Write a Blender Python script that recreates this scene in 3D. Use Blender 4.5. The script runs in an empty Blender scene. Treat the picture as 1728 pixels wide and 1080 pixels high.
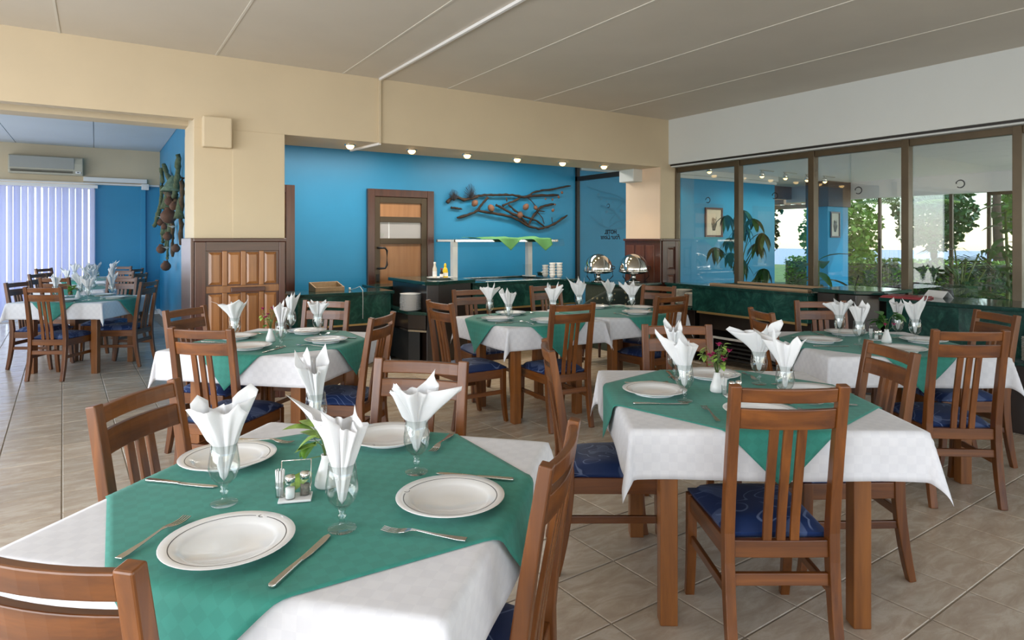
import bpy, bmesh, math, random
from mathutils import Vector, Matrix, Euler
PI = math.pi
SC = bpy.context.scene
COL = SC.collection
rnd = random.Random(7)

# ------------------------------------------------------------------ camera
cam_d = bpy.data.cameras.new('camera'); cam = bpy.data.objects.new('camera', cam_d); COL.objects.link(cam)
cam.location = (0, 0, 1.42)
cam.rotation_euler = (PI/2, 0, -math.radians(33.0))
cam_d.sensor_width = 36.0; cam_d.sensor_fit = 'HORIZONTAL'
cam_d.lens = 36.0*1083/1728
cam_d.shift_y = -(540-404)/1728.0
cam_d.clip_start = 0.02; cam_d.clip_end = 300
SC.camera = cam

# ------------------------------------------------------------------ world, sun, daylight
w = bpy.data.worlds.new('sky'); SC.world = w; w.use_nodes = True
wn = w.node_tree; wn.nodes.clear()
wo = wn.nodes.new('ShaderNodeOutputWorld'); wb = wn.nodes.new('ShaderNodeBackground')
sky = wn.nodes.new('ShaderNodeTexSky'); sky.sky_type = 'NISHITA'; sky.sun_disc = False
sky.sun_elevation = math.radians(52); sky.sun_rotation = math.radians(150); sky.air_density = 1.0; sky.dust_density = .4
wn.links.new(sky.outputs[0], wb.inputs[0]); wb.inputs[1].default_value = 0.35
wn.links.new(wb.outputs[0], wo.inputs[0])

def lamp(name, kind, loc, rot, energy, color=(1, 1, 1), **kw):
    d = bpy.data.lights.new(name, kind); d.energy = energy; d.color = color
    for k, v in kw.items(): setattr(d, k, v)
    o = bpy.data.objects.new(name, d); o.location = loc; o.rotation_euler = rot; COL.objects.link(o)
    return o
lamp('sun', 'SUN', (30, -10, 30), (math.radians(38), 0, math.radians(60)), 4.0, (1, .95, .87), angle=math.radians(.6))
# daylight arriving through the windows of the room
lamp('daylight_rear', 'AREA', (1.6, -2.95, 1.45), (math.radians(90), 0, 0), 48, (1, .97, .93), shape='RECTANGLE', size=8.6, size_y=2.1)
lamp('daylight_left', 'AREA', (-3.15, 1.4, 1.4), (0, math.radians(-90), 0), 300, (.95, .97, 1), shape='RECTANGLE', size=2.1, size_y=7.2)
lamp('daylight_annex', 'AREA', (-3.15, 10.2, 1.4), (0, math.radians(-90), 0), 110, (.86, .93, 1), shape='RECTANGLE', size=2.1, size_y=6.6)
lamp('daylight_blinds', 'AREA', (-1.6, 14.55, 1.3), (math.radians(-90), 0, 0), 52, (.93, .95, 1), shape='RECTANGLE', size=3.1, size_y=2.3)
lamp('lobby_fill', 'AREA', (10.4, -2.9, 1.4), (math.radians(90), 0, 0), 190, (1, .98, .95), shape='RECTANGLE', size=7.0, size_y=2.2)  # added area light, kept out of view, to brighten the lobby

vs = SC.view_settings
vs.view_transform = 'Standard'; vs.look = 'None'; vs.gamma = 1.0; vs.use_curve_mapping = False
# area lights added to brighten the buffet recess, out of sight behind the beam
lamp('recess_fill', 'AREA', (2.6, 7.25, 2.6), (0, 0, 0), 34, (1, .95, .88), shape='RECTANGLE', size=1.6, size_y=.3)
lamp('recess_fill', 'AREA', (4.9, 7.25, 2.6), (0, 0, 0), 27, (1, .95, .88), shape='RECTANGLE', size=1.6, size_y=.3)
vs.exposure = 0.08

# ------------------------------------------------------------------ materials
MATS = {}
def newmat(name):
    m = bpy.data.materials.new(name); m.use_nodes = True; MATS[name] = m
    return m, m.node_tree, m.node_tree.nodes['Principled BSDF']
def setp(b, color=None, rough=None, metal=None, spec=None, **kw):
    if color is not None: b.inputs['Base Color'].default_value = (*color, 1)
    if rough is not None: b.inputs['Roughness'].default_value = rough
    if metal is not None: b.inputs['Metallic'].default_value = metal
    if spec is not None: b.inputs['Specular IOR Level'].default_value = spec
    for k, v in kw.items(): b.inputs[k].default_value = v
def N(nt, t, **kw):
    n = nt.nodes.new(t)
    for k, v in kw.items():
        if k.startswith('i_'): n.inputs[k[2:].replace('_', ' ')].default_value = v
        else: setattr(n, k, v)
    return n
def ramp(nt, fac, stops):
    r = nt.nodes.new('ShaderNodeValToRGB'); e = r.color_ramp.elements
    while len(e) < len(stops): e.new(.5)
    for i, (p, c) in enumerate(stops):
        e[i].position = p; e[i].color = (*c, 1)
    nt.links.new(fac, r.inputs[0]); return r.outputs[0]
def coords(nt, scale=(1, 1, 1), kind='Object', rot=(0, 0, 0)):
    tc = nt.nodes.new('ShaderNodeTexCoord'); mp = nt.nodes.new('ShaderNodeMapping')
    mp.inputs['Scale'].default_value = scale; mp.inputs['Rotation'].default_value = rot
    nt.links.new(tc.outputs[kind], mp.inputs[0]); return mp.outputs[0]
def noise(nt, vec, scale, detail=4, rough=.55, dist=0):
    n = nt.nodes.new('ShaderNodeTexNoise'); n.inputs['Scale'].default_value = scale
    n.inputs['Detail'].default_value = detail; n.inputs['Roughness'].default_value = rough; n.inputs['Distortion'].default_value = dist
    nt.links.new(vec, n.inputs['Vector']); return n.outputs[0]
def bump(nt, b, h, strength=.2, dist=.002):
    n = nt.nodes.new('ShaderNodeBump'); n.inputs['Strength'].default_value = strength; n.inputs['Distance'].default_value = dist
    nt.links.new(h, n.inputs['Height']); nt.links.new(n.outputs[0], b.inputs['Normal'])

def plain(name, color, rough=.5, metal=0, spec=.5, var=.06, nscale=6, bmp=0, **kw):
    m, nt, b = newmat(name); setp(b, color, rough, metal, spec, **kw)
    if var:
        v = coords(nt); n = noise(nt, v, nscale)
        lo = tuple(c*(1-var) for c in color); hi = tuple(min(1, c*(1+var)) for c in color)
        nt.links.new(ramp(nt, n, [(.3, lo), (.7, hi)]), b.inputs['Base Color'])
        if bmp: bump(nt, b, noise(nt, v, nscale*12), bmp)
    return m
def wood(name, dark, light, rough=.3, axis=2, coat=.3, sc=1.0):
    m, nt, b = newmat(name); setp(b, light, rough)
    s = [26*sc, 26*sc, 26*sc]; s[axis] = 1.6*sc
    v = coords(nt, tuple(s)); n = noise(nt, v, 1.0, 5, .6, .4)
    oi = nt.nodes.new('ShaderNodeObjectInfo')
    mx = N(nt, 'ShaderNodeMix', data_type='RGBA', blend_type='MULTIPLY'); mx.inputs[0].default_value = 1.0
    c = ramp(nt, n, [(.25, dark), (.75, light)])
    rr = ramp(nt, oi.outputs['Random'], [(0, (.82, .8, .78)), (1, (1.1, 1.08, 1.05))])
    nt.links.new(c, mx.inputs[6]); nt.links.new(rr, mx.inputs[7]); nt.links.new(mx.outputs[2], b.inputs['Base Color'])
    b.inputs['Coat Weight'].default_value = coat; b.inputs['Coat Roughness'].default_value = .18
    bump(nt, b, n, .06, .001)
    return m

wood('chair_wood', (.07, .019, .003), (.24, .077, .0115), .36, 2, .12)
wood('chair_wood_x', (.07, .019, .003), (.24, .077, .0115), .36, 0, .12)
wood('chair_wood_y', (.07, .019, .003), (.24, .077, .0115), .36, 1, .12)
wood('table_wood', (.14, .044, .008), (.30, .105, .019), .4, 2, .1)
wood('mahogany', (.042, .013, .008), (.105, .032, .018), .3, 2, .35)
wood('mahogany_x', (.042, .013, .008), (.105, .032, .018), .3, 0, .35)
wood('panel_wood', (.19, .07, .02), (.44, .19, .06), .32, 2, .35, .8)
wood('panel_wood_dark', (.075, .022, .011), (.16, .05, .022), .3, 2, .35, .8)
wood('door_wood', (.30, .13, .048), (.44, .21, .085), .4, 2, .15, .6)
wood('dark_cabinet', (.012, .008, .007), (.028, .017, .014), .3, 2, .4)
wood('pale_wood', (.30, .19, .10), (.45, .30, .17), .5, 1, .05)
wood('branch_wood', (.02, .013, .009), (.075, .043, .026), .8, 0, 0, .6)
plain('cream_paint', (.61, .51, .355), .6, var=.03, nscale=2, bmp=.05)
plain('cream_paint_lit', (.72, .55, .40), .6, var=.03, nscale=2)  # warmer, paler cream with the light put into the colour
plain('white_paint', (.60, .63, .62), .55, var=.02, nscale=1.5)
plain('bright_white', (.78, .78, .78), .55, var=.02)
plain('ceiling_paint', (.62, .575, .50), .65, var=.04, nscale=1.2)
plain('annex_ceiling', (.56, .60, .63), .65, var=.03, nscale=1.2)
plain('batten_paint', (.66, .63, .56), .6, var=.02)
plain('blue_paint', (.022, .25, .46), .42, var=.05, nscale=1.3, bmp=.04)
plain('bronze_frame', (.085, .060, .032), .38, .35, var=.1)
plain('dark_frame', (.02, .017, .015), .4, .2, var=.1)
plain('door_frame_metal', (.075, .05, .028), .4, .3, var=.08)
plain('black_plastic', (.012, .012, .013), .35, var=.05)
plain('dark_base', (.016, .017, .018), .55, var=.15)
plain('steel', (.62, .60, .57), .2, 1.0, var=.03)
plain('chrome', (.78, .76, .72), .10, 1.0, var=0)
plain('gold_strip', (.62, .42, .17), .35, .8, var=.05)
plain('china', (.79, .785, .775), .12, var=.015, nscale=3)
plain('china_line', (.035, .035, .045), .3, var=0)
plain('china_cream', (.70, .66, .58), .2, var=.02)
plain('ceramic_white', (.78, .78, .77), .25, var=.01)
plain('white_plastic', (.75, .75, .74), .4, var=.02)
plain('ac_plastic', (.50, .47, .37), .45, var=.02)
plain('ac_grey', (.36, .36, .33), .5, var=.02)
plain('salt', (.85, .85, .84), .8, var=.02)
plain('pepper', (.22, .19, .16), .8, var=.3, nscale=200)
plain('yellow_plastic', (.78, .56, .02), .35, var=.03)
plain('red_leather', (.28, .022, .028), .45, var=.08)
plain('clay', (.23, .105, .06), .75, var=.2, nscale=9)
plain('clay_dark', (.12, .055, .032), .75, var=.25, nscale=9)
plain('netting', (.05, .05, .06), .9, var=.2)
plain('rope', (.10, .13, .07), .9, var=.35, nscale=30, bmp=.4)
plain('dry_husk', (.10, .06, .03), .85, var=.3, nscale=30, bmp=.4)
plain('leaf', (.05, .16, .03), .35, var=.35, nscale=18)
plain('leaf_dry', (.13, .20, .14), .8, var=.35, nscale=25)
plain('leaf_dark', (.018, .07, .018), .3, var=.3, nscale=10)
plain('leaf_light', (.26, .42, .08), .4, var=.45, nscale=30)
plain('hedge_leaf', (.18, .34, .04), .5, var=.5, nscale=3)
plain('stem_green', (.10, .16, .04), .5, var=.2)
plain('petal', (.36, .008, .10), .5, var=.2, nscale=40)
plain('trunk', (.12, .08, .05), .85, var=.3, nscale=12, bmp=.3)
plain('grass', (.10, .20, .04), .8, var=.4, nscale=4)
plain('sea', (.02, .11, .28), .25, var=.2, nscale=.3)
plain('paving', (.42, .40, .36), .7, var=.1, nscale=2)
plain('brown_paint', (.075, .035, .02), .5, var=.06)
plain('pink_brick', (.34, .20, .17), .7, var=.12, nscale=8)
plain('terracotta', (.26, .10, .05), .7, var=.12)
plain('grout', (.30, .25, .19), .8, var=.15, nscale=10)
plain('paper', (.62, .58, .47), .7, var=.05, nscale=8)
plain('sketch_ink', (.25, .22, .18), .8, var=.2, nscale=20)
plain('olive_fabric', (.035, .045, .03), .9, var=.15, nscale=40)

def lit(name, color, strength):
    m, nt, b = newmat(name); setp(b, (.9, .9, .9), .4)
    b.inputs['Emission Color'].default_value = (*color, 1); b.inputs['Emission Strength'].default_value = strength
lit('lamp_glow', (1, .62, .22), 4)

def glass_thin(name, tint, gloss_boost=.04, edge=.9):
    m = bpy.data.materials.new(name); m.use_nodes = True; MATS[name] = m; nt = m.node_tree; nt.nodes.clear()
    out = nt.nodes.new('ShaderNodeOutputMaterial'); mix = nt.nodes.new('ShaderNodeMixShader')
    tr = nt.nodes.new('ShaderNodeBsdfTransparent'); tr.inputs[0].default_value = (*tint, 1)
    gl = nt.nodes.new('ShaderNodeBsdfGlossy'); gl.inputs['Roughness'].default_value = .01
    fr = nt.nodes.new('ShaderNodeLayerWeight'); fr.inputs[0].default_value = .5
    pw = nt.nodes.new('ShaderNodeMath'); pw.operation = 'POWER'; pw.inputs[1].default_value = 4.5
    ml = nt.nodes.new('ShaderNodeMath'); ml.operation = 'MULTIPLY_ADD'; ml.inputs[1].default_value = edge; ml.inputs[2].default_value = gloss_boost
    nt.links.new(fr.outputs['Facing'], pw.inputs[0]); nt.links.new(pw.outputs[0], ml.inputs[0]); nt.links.new(ml.outputs[0], mix.inputs[0])
    nt.links.new(tr.outputs[0], mix.inputs[1]); nt.links.new(gl.outputs[0], mix.inputs[2]); nt.links.new(mix.outputs[0], out.inputs[0])
glass_thin('window_glass', (.95, .97, .96), .08)
glass_thin('goblet_glass', (.95, .965, .96), .07, .8)
glass_thin('acrylic', (.95, .96, .96), .015, .35)

def tile_mat():
    m, nt, b = newmat('floor_tile'); setp(b, rough=.24)
    tc = nt.nodes.new('ShaderNodeTexCoord'); oi = nt.nodes.new('ShaderNodeObjectInfo')
    geo = nt.nodes.new('ShaderNodeNewGeometry')
    mp = nt.nodes.new('ShaderNodeMapping'); mp.inputs['Rotation'].default_value = (0, 0, .5); mp.inputs['Scale'].default_value = (3.2, 9, 1)
    nt.links.new(geo.outputs['Position'], mp.inputs[0])
    n = noise(nt, mp.outputs[0], 1.5, 7, .68, .6)
    c = ramp(nt, n, [(.28, (.40, .31, .23)), (.5, (.50, .41, .31)), (.62, (.58, .50, .40)), (.78, (.47, .37, .28))])
    mx = N(nt, 'ShaderNodeMix', data_type='RGBA', blend_type='MULTIPLY'); mx.inputs[0].default_value = 1
    rr = ramp(nt, oi.outputs['Random'], [(0, (.92, .92, .92)), (1, (1.04, 1.03, 1.02))])
    nt.links.new(c, mx.inputs[6]); nt.links.new(rr, mx.inputs[7]); nt.links.new(mx.outputs[2], b.inputs['Base Color'])
tile_mat()

def cloth_mat(name, c1, c2, sq, rough=.8, sheen=.2, rot=0.0):
    m, nt, b = newmat(name); setp(b, c1, rough)
    b.inputs['Sheen Weight'].default_value = sheen
    uv = nt.nodes.new('ShaderNodeTexCoord'); mp = nt.nodes.new('ShaderNodeMapping')
    mp.inputs['Rotation'].default_value = (0, 0, rot)
    nt.links.new(uv.outputs['UV'], mp.inputs[0])
    ch = nt.nodes.new('ShaderNodeTexChecker'); ch.inputs['Scale'].default_value = 1.0/sq
    ch.inputs[1].default_value = (*c1, 1); ch.inputs[2].default_value = (*c2, 1)
    nt.links.new(mp.outputs[0], ch.inputs[0])
    n = noise(nt, mp.outputs[0], 7, 5, .6)
    mx = N(nt, 'ShaderNodeMix', data_type='RGBA', blend_type='MULTIPLY'); mx.inputs[0].default_value = 1
    nt.links.new(ch.outputs[0], mx.inputs[6]); nt.links.new(ramp(nt, n, [(.3, (.93, .93, .93)), (.7, (1.05, 1.05, 1.05))]), mx.inputs[7])
    nt.links.new(mx.outputs[2], b.inputs['Base Color'])
    bump(nt, b, noise(nt, mp.outputs[0], 5, 4), .25, .01)
cloth_mat('white_cloth', (.68, .675, .70), (.652, .647, .675), .03, .75, .1)
cloth_mat('green_cloth', (.027, .245, .19), (.0235, .224, .174), .028, .7, .1)
plain('green_napkin', (.10, .30, .10), .8, var=.1)

def paper_mat():
    m, nt, b = newmat('napkin_paper'); setp(b, (.86, .86, .87), .85)
    b.inputs['Subsurface Weight'].default_value = 0
    bump(nt, b, noise(nt, coords(nt), 60, 3), .15, .002)
    # thin paper lets a little light through
    out = nt.nodes['Material Output']; mix = nt.nodes.new('ShaderNodeMixShader'); mix.inputs[0].default_value = .25
    tl = nt.nodes.new('ShaderNodeBsdfTranslucent'); tl.inputs[0].default_value = (.9, .9, .92, 1)
    nt.links.new(b.outputs[0], mix.inputs[1]); nt.links.new(tl.outputs[0], mix.inputs[2]); nt.links.new(mix.outputs[0], out.inputs[0])
paper_mat()
def blind_mat():
    m, nt, b = newmat('blind_fabric'); setp(b, (.62, .64, .78), .8)
    out = nt.nodes['Material Output']; mix = nt.nodes.new('ShaderNodeMixShader'); mix.inputs[0].default_value = .45
    tl = nt.nodes.new('ShaderNodeBsdfTranslucent'); tl.inputs[0].default_value = (.62, .66, .84, 1)
    nt.links.new(b.outputs[0], mix.inputs[1]); nt.links.new(tl.outputs[0], mix.inputs[2]); nt.links.new(mix.outputs[0], out.inputs[0])
blind_mat()
def cushion_mat():
    m, nt, b = newmat('seat_fabric'); setp(b, (.01, .03, .1), .55)
    b.inputs['Sheen Weight'].default_value = .05
    oi = nt.nodes.new('ShaderNodeObjectInfo')
    tc = nt.nodes.new('ShaderNodeTexCoord'); ad = nt.nodes.new('ShaderNodeVectorMath'); ad.operation = 'ADD'
    sc2 = nt.nodes.new('ShaderNodeMath'); sc2.operation = 'MULTIPLY'; sc2.inputs[1].default_value = 9.0
    nt.links.new(oi.outputs['Random'], sc2.inputs[0]); nt.links.new(tc.outputs['Object'], ad.inputs[0]); nt.links.new(sc2.outputs[0], ad.inputs[1])
    v = ad.outputs[0]
    n = noise(nt, v, 6.5, 0.5, .35, .6)
    mu = nt.nodes.new('ShaderNodeMath'); mu.operation = 'MULTIPLY'; mu.inputs[1].default_value = 44
    sn = nt.nodes.new('ShaderNodeMath'); sn.operation = 'SINE'
    nt.links.new(n, mu.inputs[0]); nt.links.new(mu.outputs[0], sn.inputs[0])
    n3 = noise(nt, v, 6.0, 0, .3, 0)
    r0 = ramp(nt, sn.outputs[0], [(.90, (0, 0, 0)), (.965, (1, 1, 1))]); r3 = ramp(nt, n3, [(.36, (0, 0, 0)), (.44, (1, 1, 1))])
    mm = N(nt, 'ShaderNodeMix', data_type='RGBA', blend_type='MULTIPLY'); mm.inputs[0].default_value = 1
    nt.links.new(r0, mm.inputs[6]); nt.links.new(r3, mm.inputs[7]); r1 = mm.outputs[2]
    n2 = noise(nt, v, 9.0, 0, .3, 0)
    r2 = ramp(nt, n2, [(.63, (0, 0, 0)), (.65, (.5, .5, .5)), (.9, (.5, .5, .5))])
    mxx = N(nt, 'ShaderNodeMix', data_type='RGBA', blend_type='LIGHTEN'); mxx.inputs[0].default_value = 1
    nt.links.new(r1, mxx.inputs[6]); nt.links.new(r2, mxx.inputs[7])
    mx = N(nt, 'ShaderNodeMix', data_type='RGBA'); nt.links.new(mxx.outputs[2], mx.inputs[0])
    mx.inputs[6].default_value = (.006, .026, .11, 1); mx.inputs[7].default_value = (.13, .18, .33, 1)
    nt.links.new(mx.outputs[2], b.inputs['Base Color'])
cushion_mat()
def marble_mat():
    m, nt, b = newmat('green_marble'); setp(b, rough=.16)
    v = coords(nt); n = noise(nt, v, 7, 7, .68, 1.2)
    nt.links.new(ramp(nt, n, [(.3, (.006, .028, .024)), (.52, (.012, .06, .048)), (.68, (.03, .11, .085)), (.8, (.012, .05, .04))]), b.inputs['Base Color'])
marble_mat()
def marble_top():
    m, nt, b = newmat('green_marble_top'); setp(b, rough=.08)
    v = coords(nt); n = noise(nt, v, 9, 7, .68, 1.0)
    nt.links.new(ramp(nt, n, [(.3, (.005, .022, .02)), (.6, (.012, .05, .042)), (.75, (.03, .09, .075))]), b.inputs['Base Color'])
marble_top()
def dots_mat():
    m, nt, b = newmat('dotted_fabric'); setp(b, rough=.9)
    v = coords(nt, (16, 16, 16)); vo = nt.nodes.new('ShaderNodeTexVoronoi'); vo.inputs['Scale'].default_value = 1; vo.inputs['Randomness'].default_value = .35
    nt.links.new(v, vo.inputs['Vector'])
    nt.links.new(ramp(nt, vo.outputs['Distance'], [(.2, (.22, .19, .10)), (.27, (.012, .022, .016))]), b.inputs['Base Color'])
dots_mat()
def door_glass():
    m, nt, b = newmat('frosted_pane'); setp(b, (.36, .33, .32), .15)
door_glass()

# ------------------------------------------------------------------ mesh building
class MB:
    def __init__(s): s.v = []; s.f = []; s.sm = []
    def add(s, vs, fs, smooth=False):
        o = len(s.v); s.v += [tuple(v) for v in vs]; s.f += [tuple(i+o for i in f) for f in fs]; s.sm += [smooth]*len(fs)
        return s
    def box(s, x0, x1, y0, y1, z0, z1, M=None):
        vs = [Vector(p) for p in ((x0, y0, z0), (x1, y0, z0), (x1, y1, z0), (x0, y1, z0), (x0, y0, z1), (x1, y0, z1), (x1, y1, z1), (x0, y1, z1))]
        if M is not None: vs = [M @ v for v in vs]
        return s.add(vs, [(0, 3, 2, 1), (4, 5, 6, 7), (0, 1, 5, 4), (1, 2, 6, 5), (2, 3, 7, 6), (3, 0, 4, 7)])
    def prism(s, pts, z0, z1):
        n = len(pts); vs = [(x, y, z0) for x, y in pts]+[(x, y, z1) for x, y in pts]
        return s.add(vs, [tuple(range(n-1, -1, -1)), tuple(range(n, 2*n))]+[(i, (i+1) % n, n+(i+1) % n, n+i) for i in range(n)])
    def loft(s, secs, cap=True, smooth=False, closed=True):
        n = len(secs[0]); vs = [p for sec in secs for p in sec]; fs = []
        for k in range(len(secs)-1):
            for i in range(n if closed else n-1):
                j = (i+1) % n; fs.append((k*n+i, k*n+j, (k+1)*n+j, (k+1)*n+i))
        if cap: fs += [tuple(range(n-1, -1, -1)), tuple(range((len(secs)-1)*n, len(secs)*n))]
        return s.add(vs, fs, smooth)
    def lathe(s, prof, seg=24, c=(0, 0, 0), smooth=True, M=None):
        vs = []; fs = []
        for r, z in prof:
            for i in range(seg):
                a = 2*PI*i/seg; p = Vector((c[0]+r*math.cos(a), c[1]+r*math.sin(a), c[2]+z)); vs.append(M @ p if M is not None else p)
        for k in range(len(prof)-1):
            for i in range(seg):
                j = (i+1) % seg; fs.append((k*seg+i, k*seg+j, (k+1)*seg+j, (k+1)*seg+i))
        return s.add(vs, fs, smooth)
    def tube(s, pts, r, seg=8, cap=True):
        pts = [Vector(p) for p in pts]; rs = r if isinstance(r, (list, tuple)) else [r]*len(pts); secs = []
        for k, p in enumerate(pts):
            d = (pts[min(k+1, len(pts)-1)]-pts[max(k-1, 0)])
            d = d.normalized() if d.length > 1e-9 else Vector((0, 0, 1))
            u = d.cross(Vector((0, 0, 1)))
            if u.length < .05: u = d.cross(Vector((1, 0, 0)))
            u.normalize(); v = u.cross(d)
            secs.append([p+(u*math.cos(2*PI*i/seg)+v*math.sin(2*PI*i/seg))*rs[k] for i in range(seg)])
        return s.loft(secs, cap, True)
    def bar(s, pts, wx, wy, axis=(1, 0, 0)):
        # rectangular section swept along pts; wx along axis, wy across it
        pts = [Vector(p) for p in pts]; A = Vector(axis); secs = []
        for k, p in enumerate(pts):
            d = (pts[min(k+1, len(pts)-1)]-pts[max(k-1, 0)]).normalized(); b = A.cross(d).normalized()
            wxx = wx[k] if isinstance(wx, (list, tuple)) else wx; wyy = wy[k] if isinstance(wy, (list, tuple)) else wy
            secs.append([p-A*wxx/2-b*wyy/2, p+A*wxx/2-b*wyy/2, p+A*wxx/2+b*wyy/2, p-A*wxx/2+b*wyy/2])
        return s.loft(secs)
    def build(s, name, mat, parent=None, bevel=0, loc=(0, 0, 0), rotz=0, seg=2):
        me = bpy.data.meshes.new(name); me.from_pydata(s.v, [], s.f); me.validate()
        if len(s.sm) == len(me.polygons): me.polygons.foreach_set('use_smooth', s.sm)
        bm = bmesh.new(); bm.from_mesh(me); bmesh.ops.recalc_face_normals(bm, faces=bm.faces); bm.to_mesh(me); bm.free()
        me.materials.append(MATS[mat])
        o = bpy.data.objects.new(name, me); COL.objects.link(o); o.parent = parent; o.location = loc; o.rotation_euler = (0, 0, rotz)
        if bevel:
            b = o.modifiers.new('bevel', 'BEVEL'); b.width = bevel; b.segments = seg; b.limit_method = 'ANGLE'; b.angle_limit = math.radians(40)
        return o
def tag(o, label=None, cat=None, group=None, kind=None):
    if label: o['label'] = label
    if cat: o['category'] = cat
    if group: o['group'] = group
    if kind: o['kind'] = kind
    return o
def thing(name, label, cat, loc=(0, 0, 0), rotz=0, group=None):
    o = bpy.data.objects.new(name, None); o.empty_display_size = .1; COL.objects.link(o); o.location = loc; o.rotation_euler = (0, 0, rotz)
    return tag(o, label, cat, group)
def dup(root, loc, rotz, label, group=None):
    def cp(o, par):
        c = o.copy(); COL.objects.link(c); c.parent = par
        for ch in kids.get(o, []): cp(ch, c)
        return c
    kids = {}
    def walk(o):
        kids[o] = list(o.children)
        for c in o.children: walk(c)
    walk(root)
    r = cp(root, None); r.location = loc; r.rotation_euler = (0, 0, rotz); r['label'] = label
    if group: r['group'] = group
    return r
def struct(name, mb, mat, parent=None, bevel=0, label=None):
    o = mb.build(name, mat, parent, bevel)
    if parent is None: o['kind'] = 'structure'
    if label: o['label'] = label
    return o
def bx(*a): return MB().box(*a)
R = math.radians

# ------------------------------------------------------------------ room constants
CEIL = 3.0; BY0 = 6.0; BY1 = 6.65; WY = 8.15; WX = 6.54; AX = 1.04; AY = 14.0; LX = -3.2; RY = -3.0

# ---- floor: grout bed, tiles one by one
floor = struct('floor', bx(LX, WX, RY, AY, -.12, -.004), 'grout', label='beige marbled ceramic tile floor with grey grout')
TP = .333; TA = R(2.0); tx0, ty0 = 1.60, 1.79
def tile_mesh(mb, x, y, rot):
    h = TP/2-.0035; c, s_ = math.cos(rot), math.sin(rot); b = .0022
    def P(u, v, z): return (x+u*c-v*s_, y+u*s_+v*c, z)
    lo = [P(u*h, v*h, -.006) for u, v in ((-1, -1), (1, -1), (1, 1), (-1, 1))]; hi = [P(u*h, v*h, -b) for u, v in ((-1, -1), (1, -1), (1, 1), (-1, 1))]
    tp = [P(u*(h-b), v*(h-b), 0) for u, v in ((-1, -1), (1, -1), (1, 1), (-1, 1))]
    mb.add(lo+hi+tp, [(0, 1, 5, 4), (1, 2, 6, 5), (2, 3, 7, 6), (3, 0, 4, 7), (4, 5, 9, 8), (5, 6, 10, 9), (6, 7, 11, 10), (7, 4, 8, 11), (8, 9, 10, 11)])
cells = []
for i in range(-40, 40):
    for j in range(-40, 60):
        u, v = (i+.5)*TP, (j+.5)*TP
        x = tx0+u*math.cos(TA)-v*math.sin(TA); y = ty0+u*math.sin(TA)+v*math.cos(TA)
        if not (LX+.17 < x < WX-.17 and RY+.17 < y < AY-.17): continue
        if y > BY1 and x > AX-.17 and y > WY-.17: continue
        d = x*math.sin(R(33))+y*math.cos(R(33)); r = x*math.cos(R(33))-y*math.sin(R(33))
        vis = d > .5 and abs(r/d) < .83 and 1.42/d < .66
        cells.append((0 if vis else 1, d if vis else 99, x, y))
cells.sort()
proto = None
rest = MB()
for k, (nv, d, x, y) in enumerate(cells):
    if k < 300:
        if proto is None:
            m = MB(); tile_mesh(m, 0, 0, 0); proto = m.build('floor_tile', 'floor_tile', floor); o = proto
        else:
            o = proto.copy(); COL.objects.link(o)
        o.location = (x, y, 0); o.rotation_euler = (0, 0, TA)
    else: tile_mesh(rest, x, y, TA)
tag(rest.build('floor_tile_field', 'floor_tile', floor), kind='stuff')

# ---- ceiling boards with cover battens
ceil = struct('ceiling', bx(LX, WX, RY, BY0+.02, CEIL+.012, CEIL+.2), 'ceiling_paint', label='flat off-white ceiling of wide boards')
seams = [-3.53, -2.43, -1.33, -.23, .87, 1.98, 3.10, 4.20, 5.32, WX]
for a, b in zip(seams[:-1], seams[1:]):
    a2 = max(a, LX)
    for y0, y1 in ((RY, 1.5), (1.5, 6.0)):
        bx(a2+.002, b-.002, y0+.001, y1-.001, CEIL, CEIL+.012).build('ceiling_board', 'ceiling_paint', ceil)
for s_ in seams[1:-1]:
    bx(s_-.008, s_+.008, RY, BY0, CEIL-.004, CEIL).build('batten', 'batten_paint', ceil)
# annex ceiling
ac = struct('ceiling_annex', bx(LX, AX, BY1, AY, 3.11, 3.3), 'annex_ceiling', label='pale blue-grey ceiling of the room with blinds')
for a, b in ((-3.2, -2.3), (-2.3, -1.15), (-1.15, -.02), (-.02, AX)):
    bx(a+.006, b-.006, BY1, AY, 3.095, 3.11).build('ceiling_board', 'annex_ceiling', ac)
struct('ceiling_buffet', bx(AX, WX, BY1, WY, 2.62, 2.9), 'white_paint', label='low ceiling behind the beam')

# ---- beam, lintel, columns
struct('wall_back', MB().box(.70, WX, BY0, BY1, 2.37, CEIL+.1), 'cream_paint', label='cream painted beam above the buffet opening')
lint = struct('wall_lintel', MB().box(LX, .70, BY0, BY0+.12, 2.44, CEIL+.1).box(LX, .70, BY0+.12, BY0+.42, 2.56, CEIL+.1).box(LX, .70, BY0+.42, BY1, 2.44, CEIL+.1), 'cream_paint', label='cream lintel over the wide opening on the left')
for x0, x1 in ((-3.1, -1.6), (-1.58, -.62), (-.56, .52), (.545, .66)):
    bx(x0, x1, BY0+.125, BY0+.415, 2.545, 2.56).build('lintel_panel', 'ac_grey', lint, .002)
c1 = struct('wall_column_left', bx(.697, 1.438, BY0, BY1, 0, 2.371), 'cream_paint', bevel=.004, label='cream column with wood panelling below')
bx(.755, .985, BY0-.09, BY0+.01, 2.20, 2.46).build('bracket', 'cream_paint', c1, .012)
bx(1.0, 1.439, BY0-.006, BY0+.01, 1.43, 2.371).build('plaster_strip', 'cream_paint', c1, .003)
c2 = struct('wall_column_right', bx(6.224, 6.53, BY0, BY1, 0, 2.371), 'cream_paint', label='cream column beside the windows')
bx(6.214, 6.226, BY0+.005, BY1-.002, 1.43, 2.37).build('lit_face', 'cream_paint_lit', c2)  # light falling on this side of the column, painted as a paler tone
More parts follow.
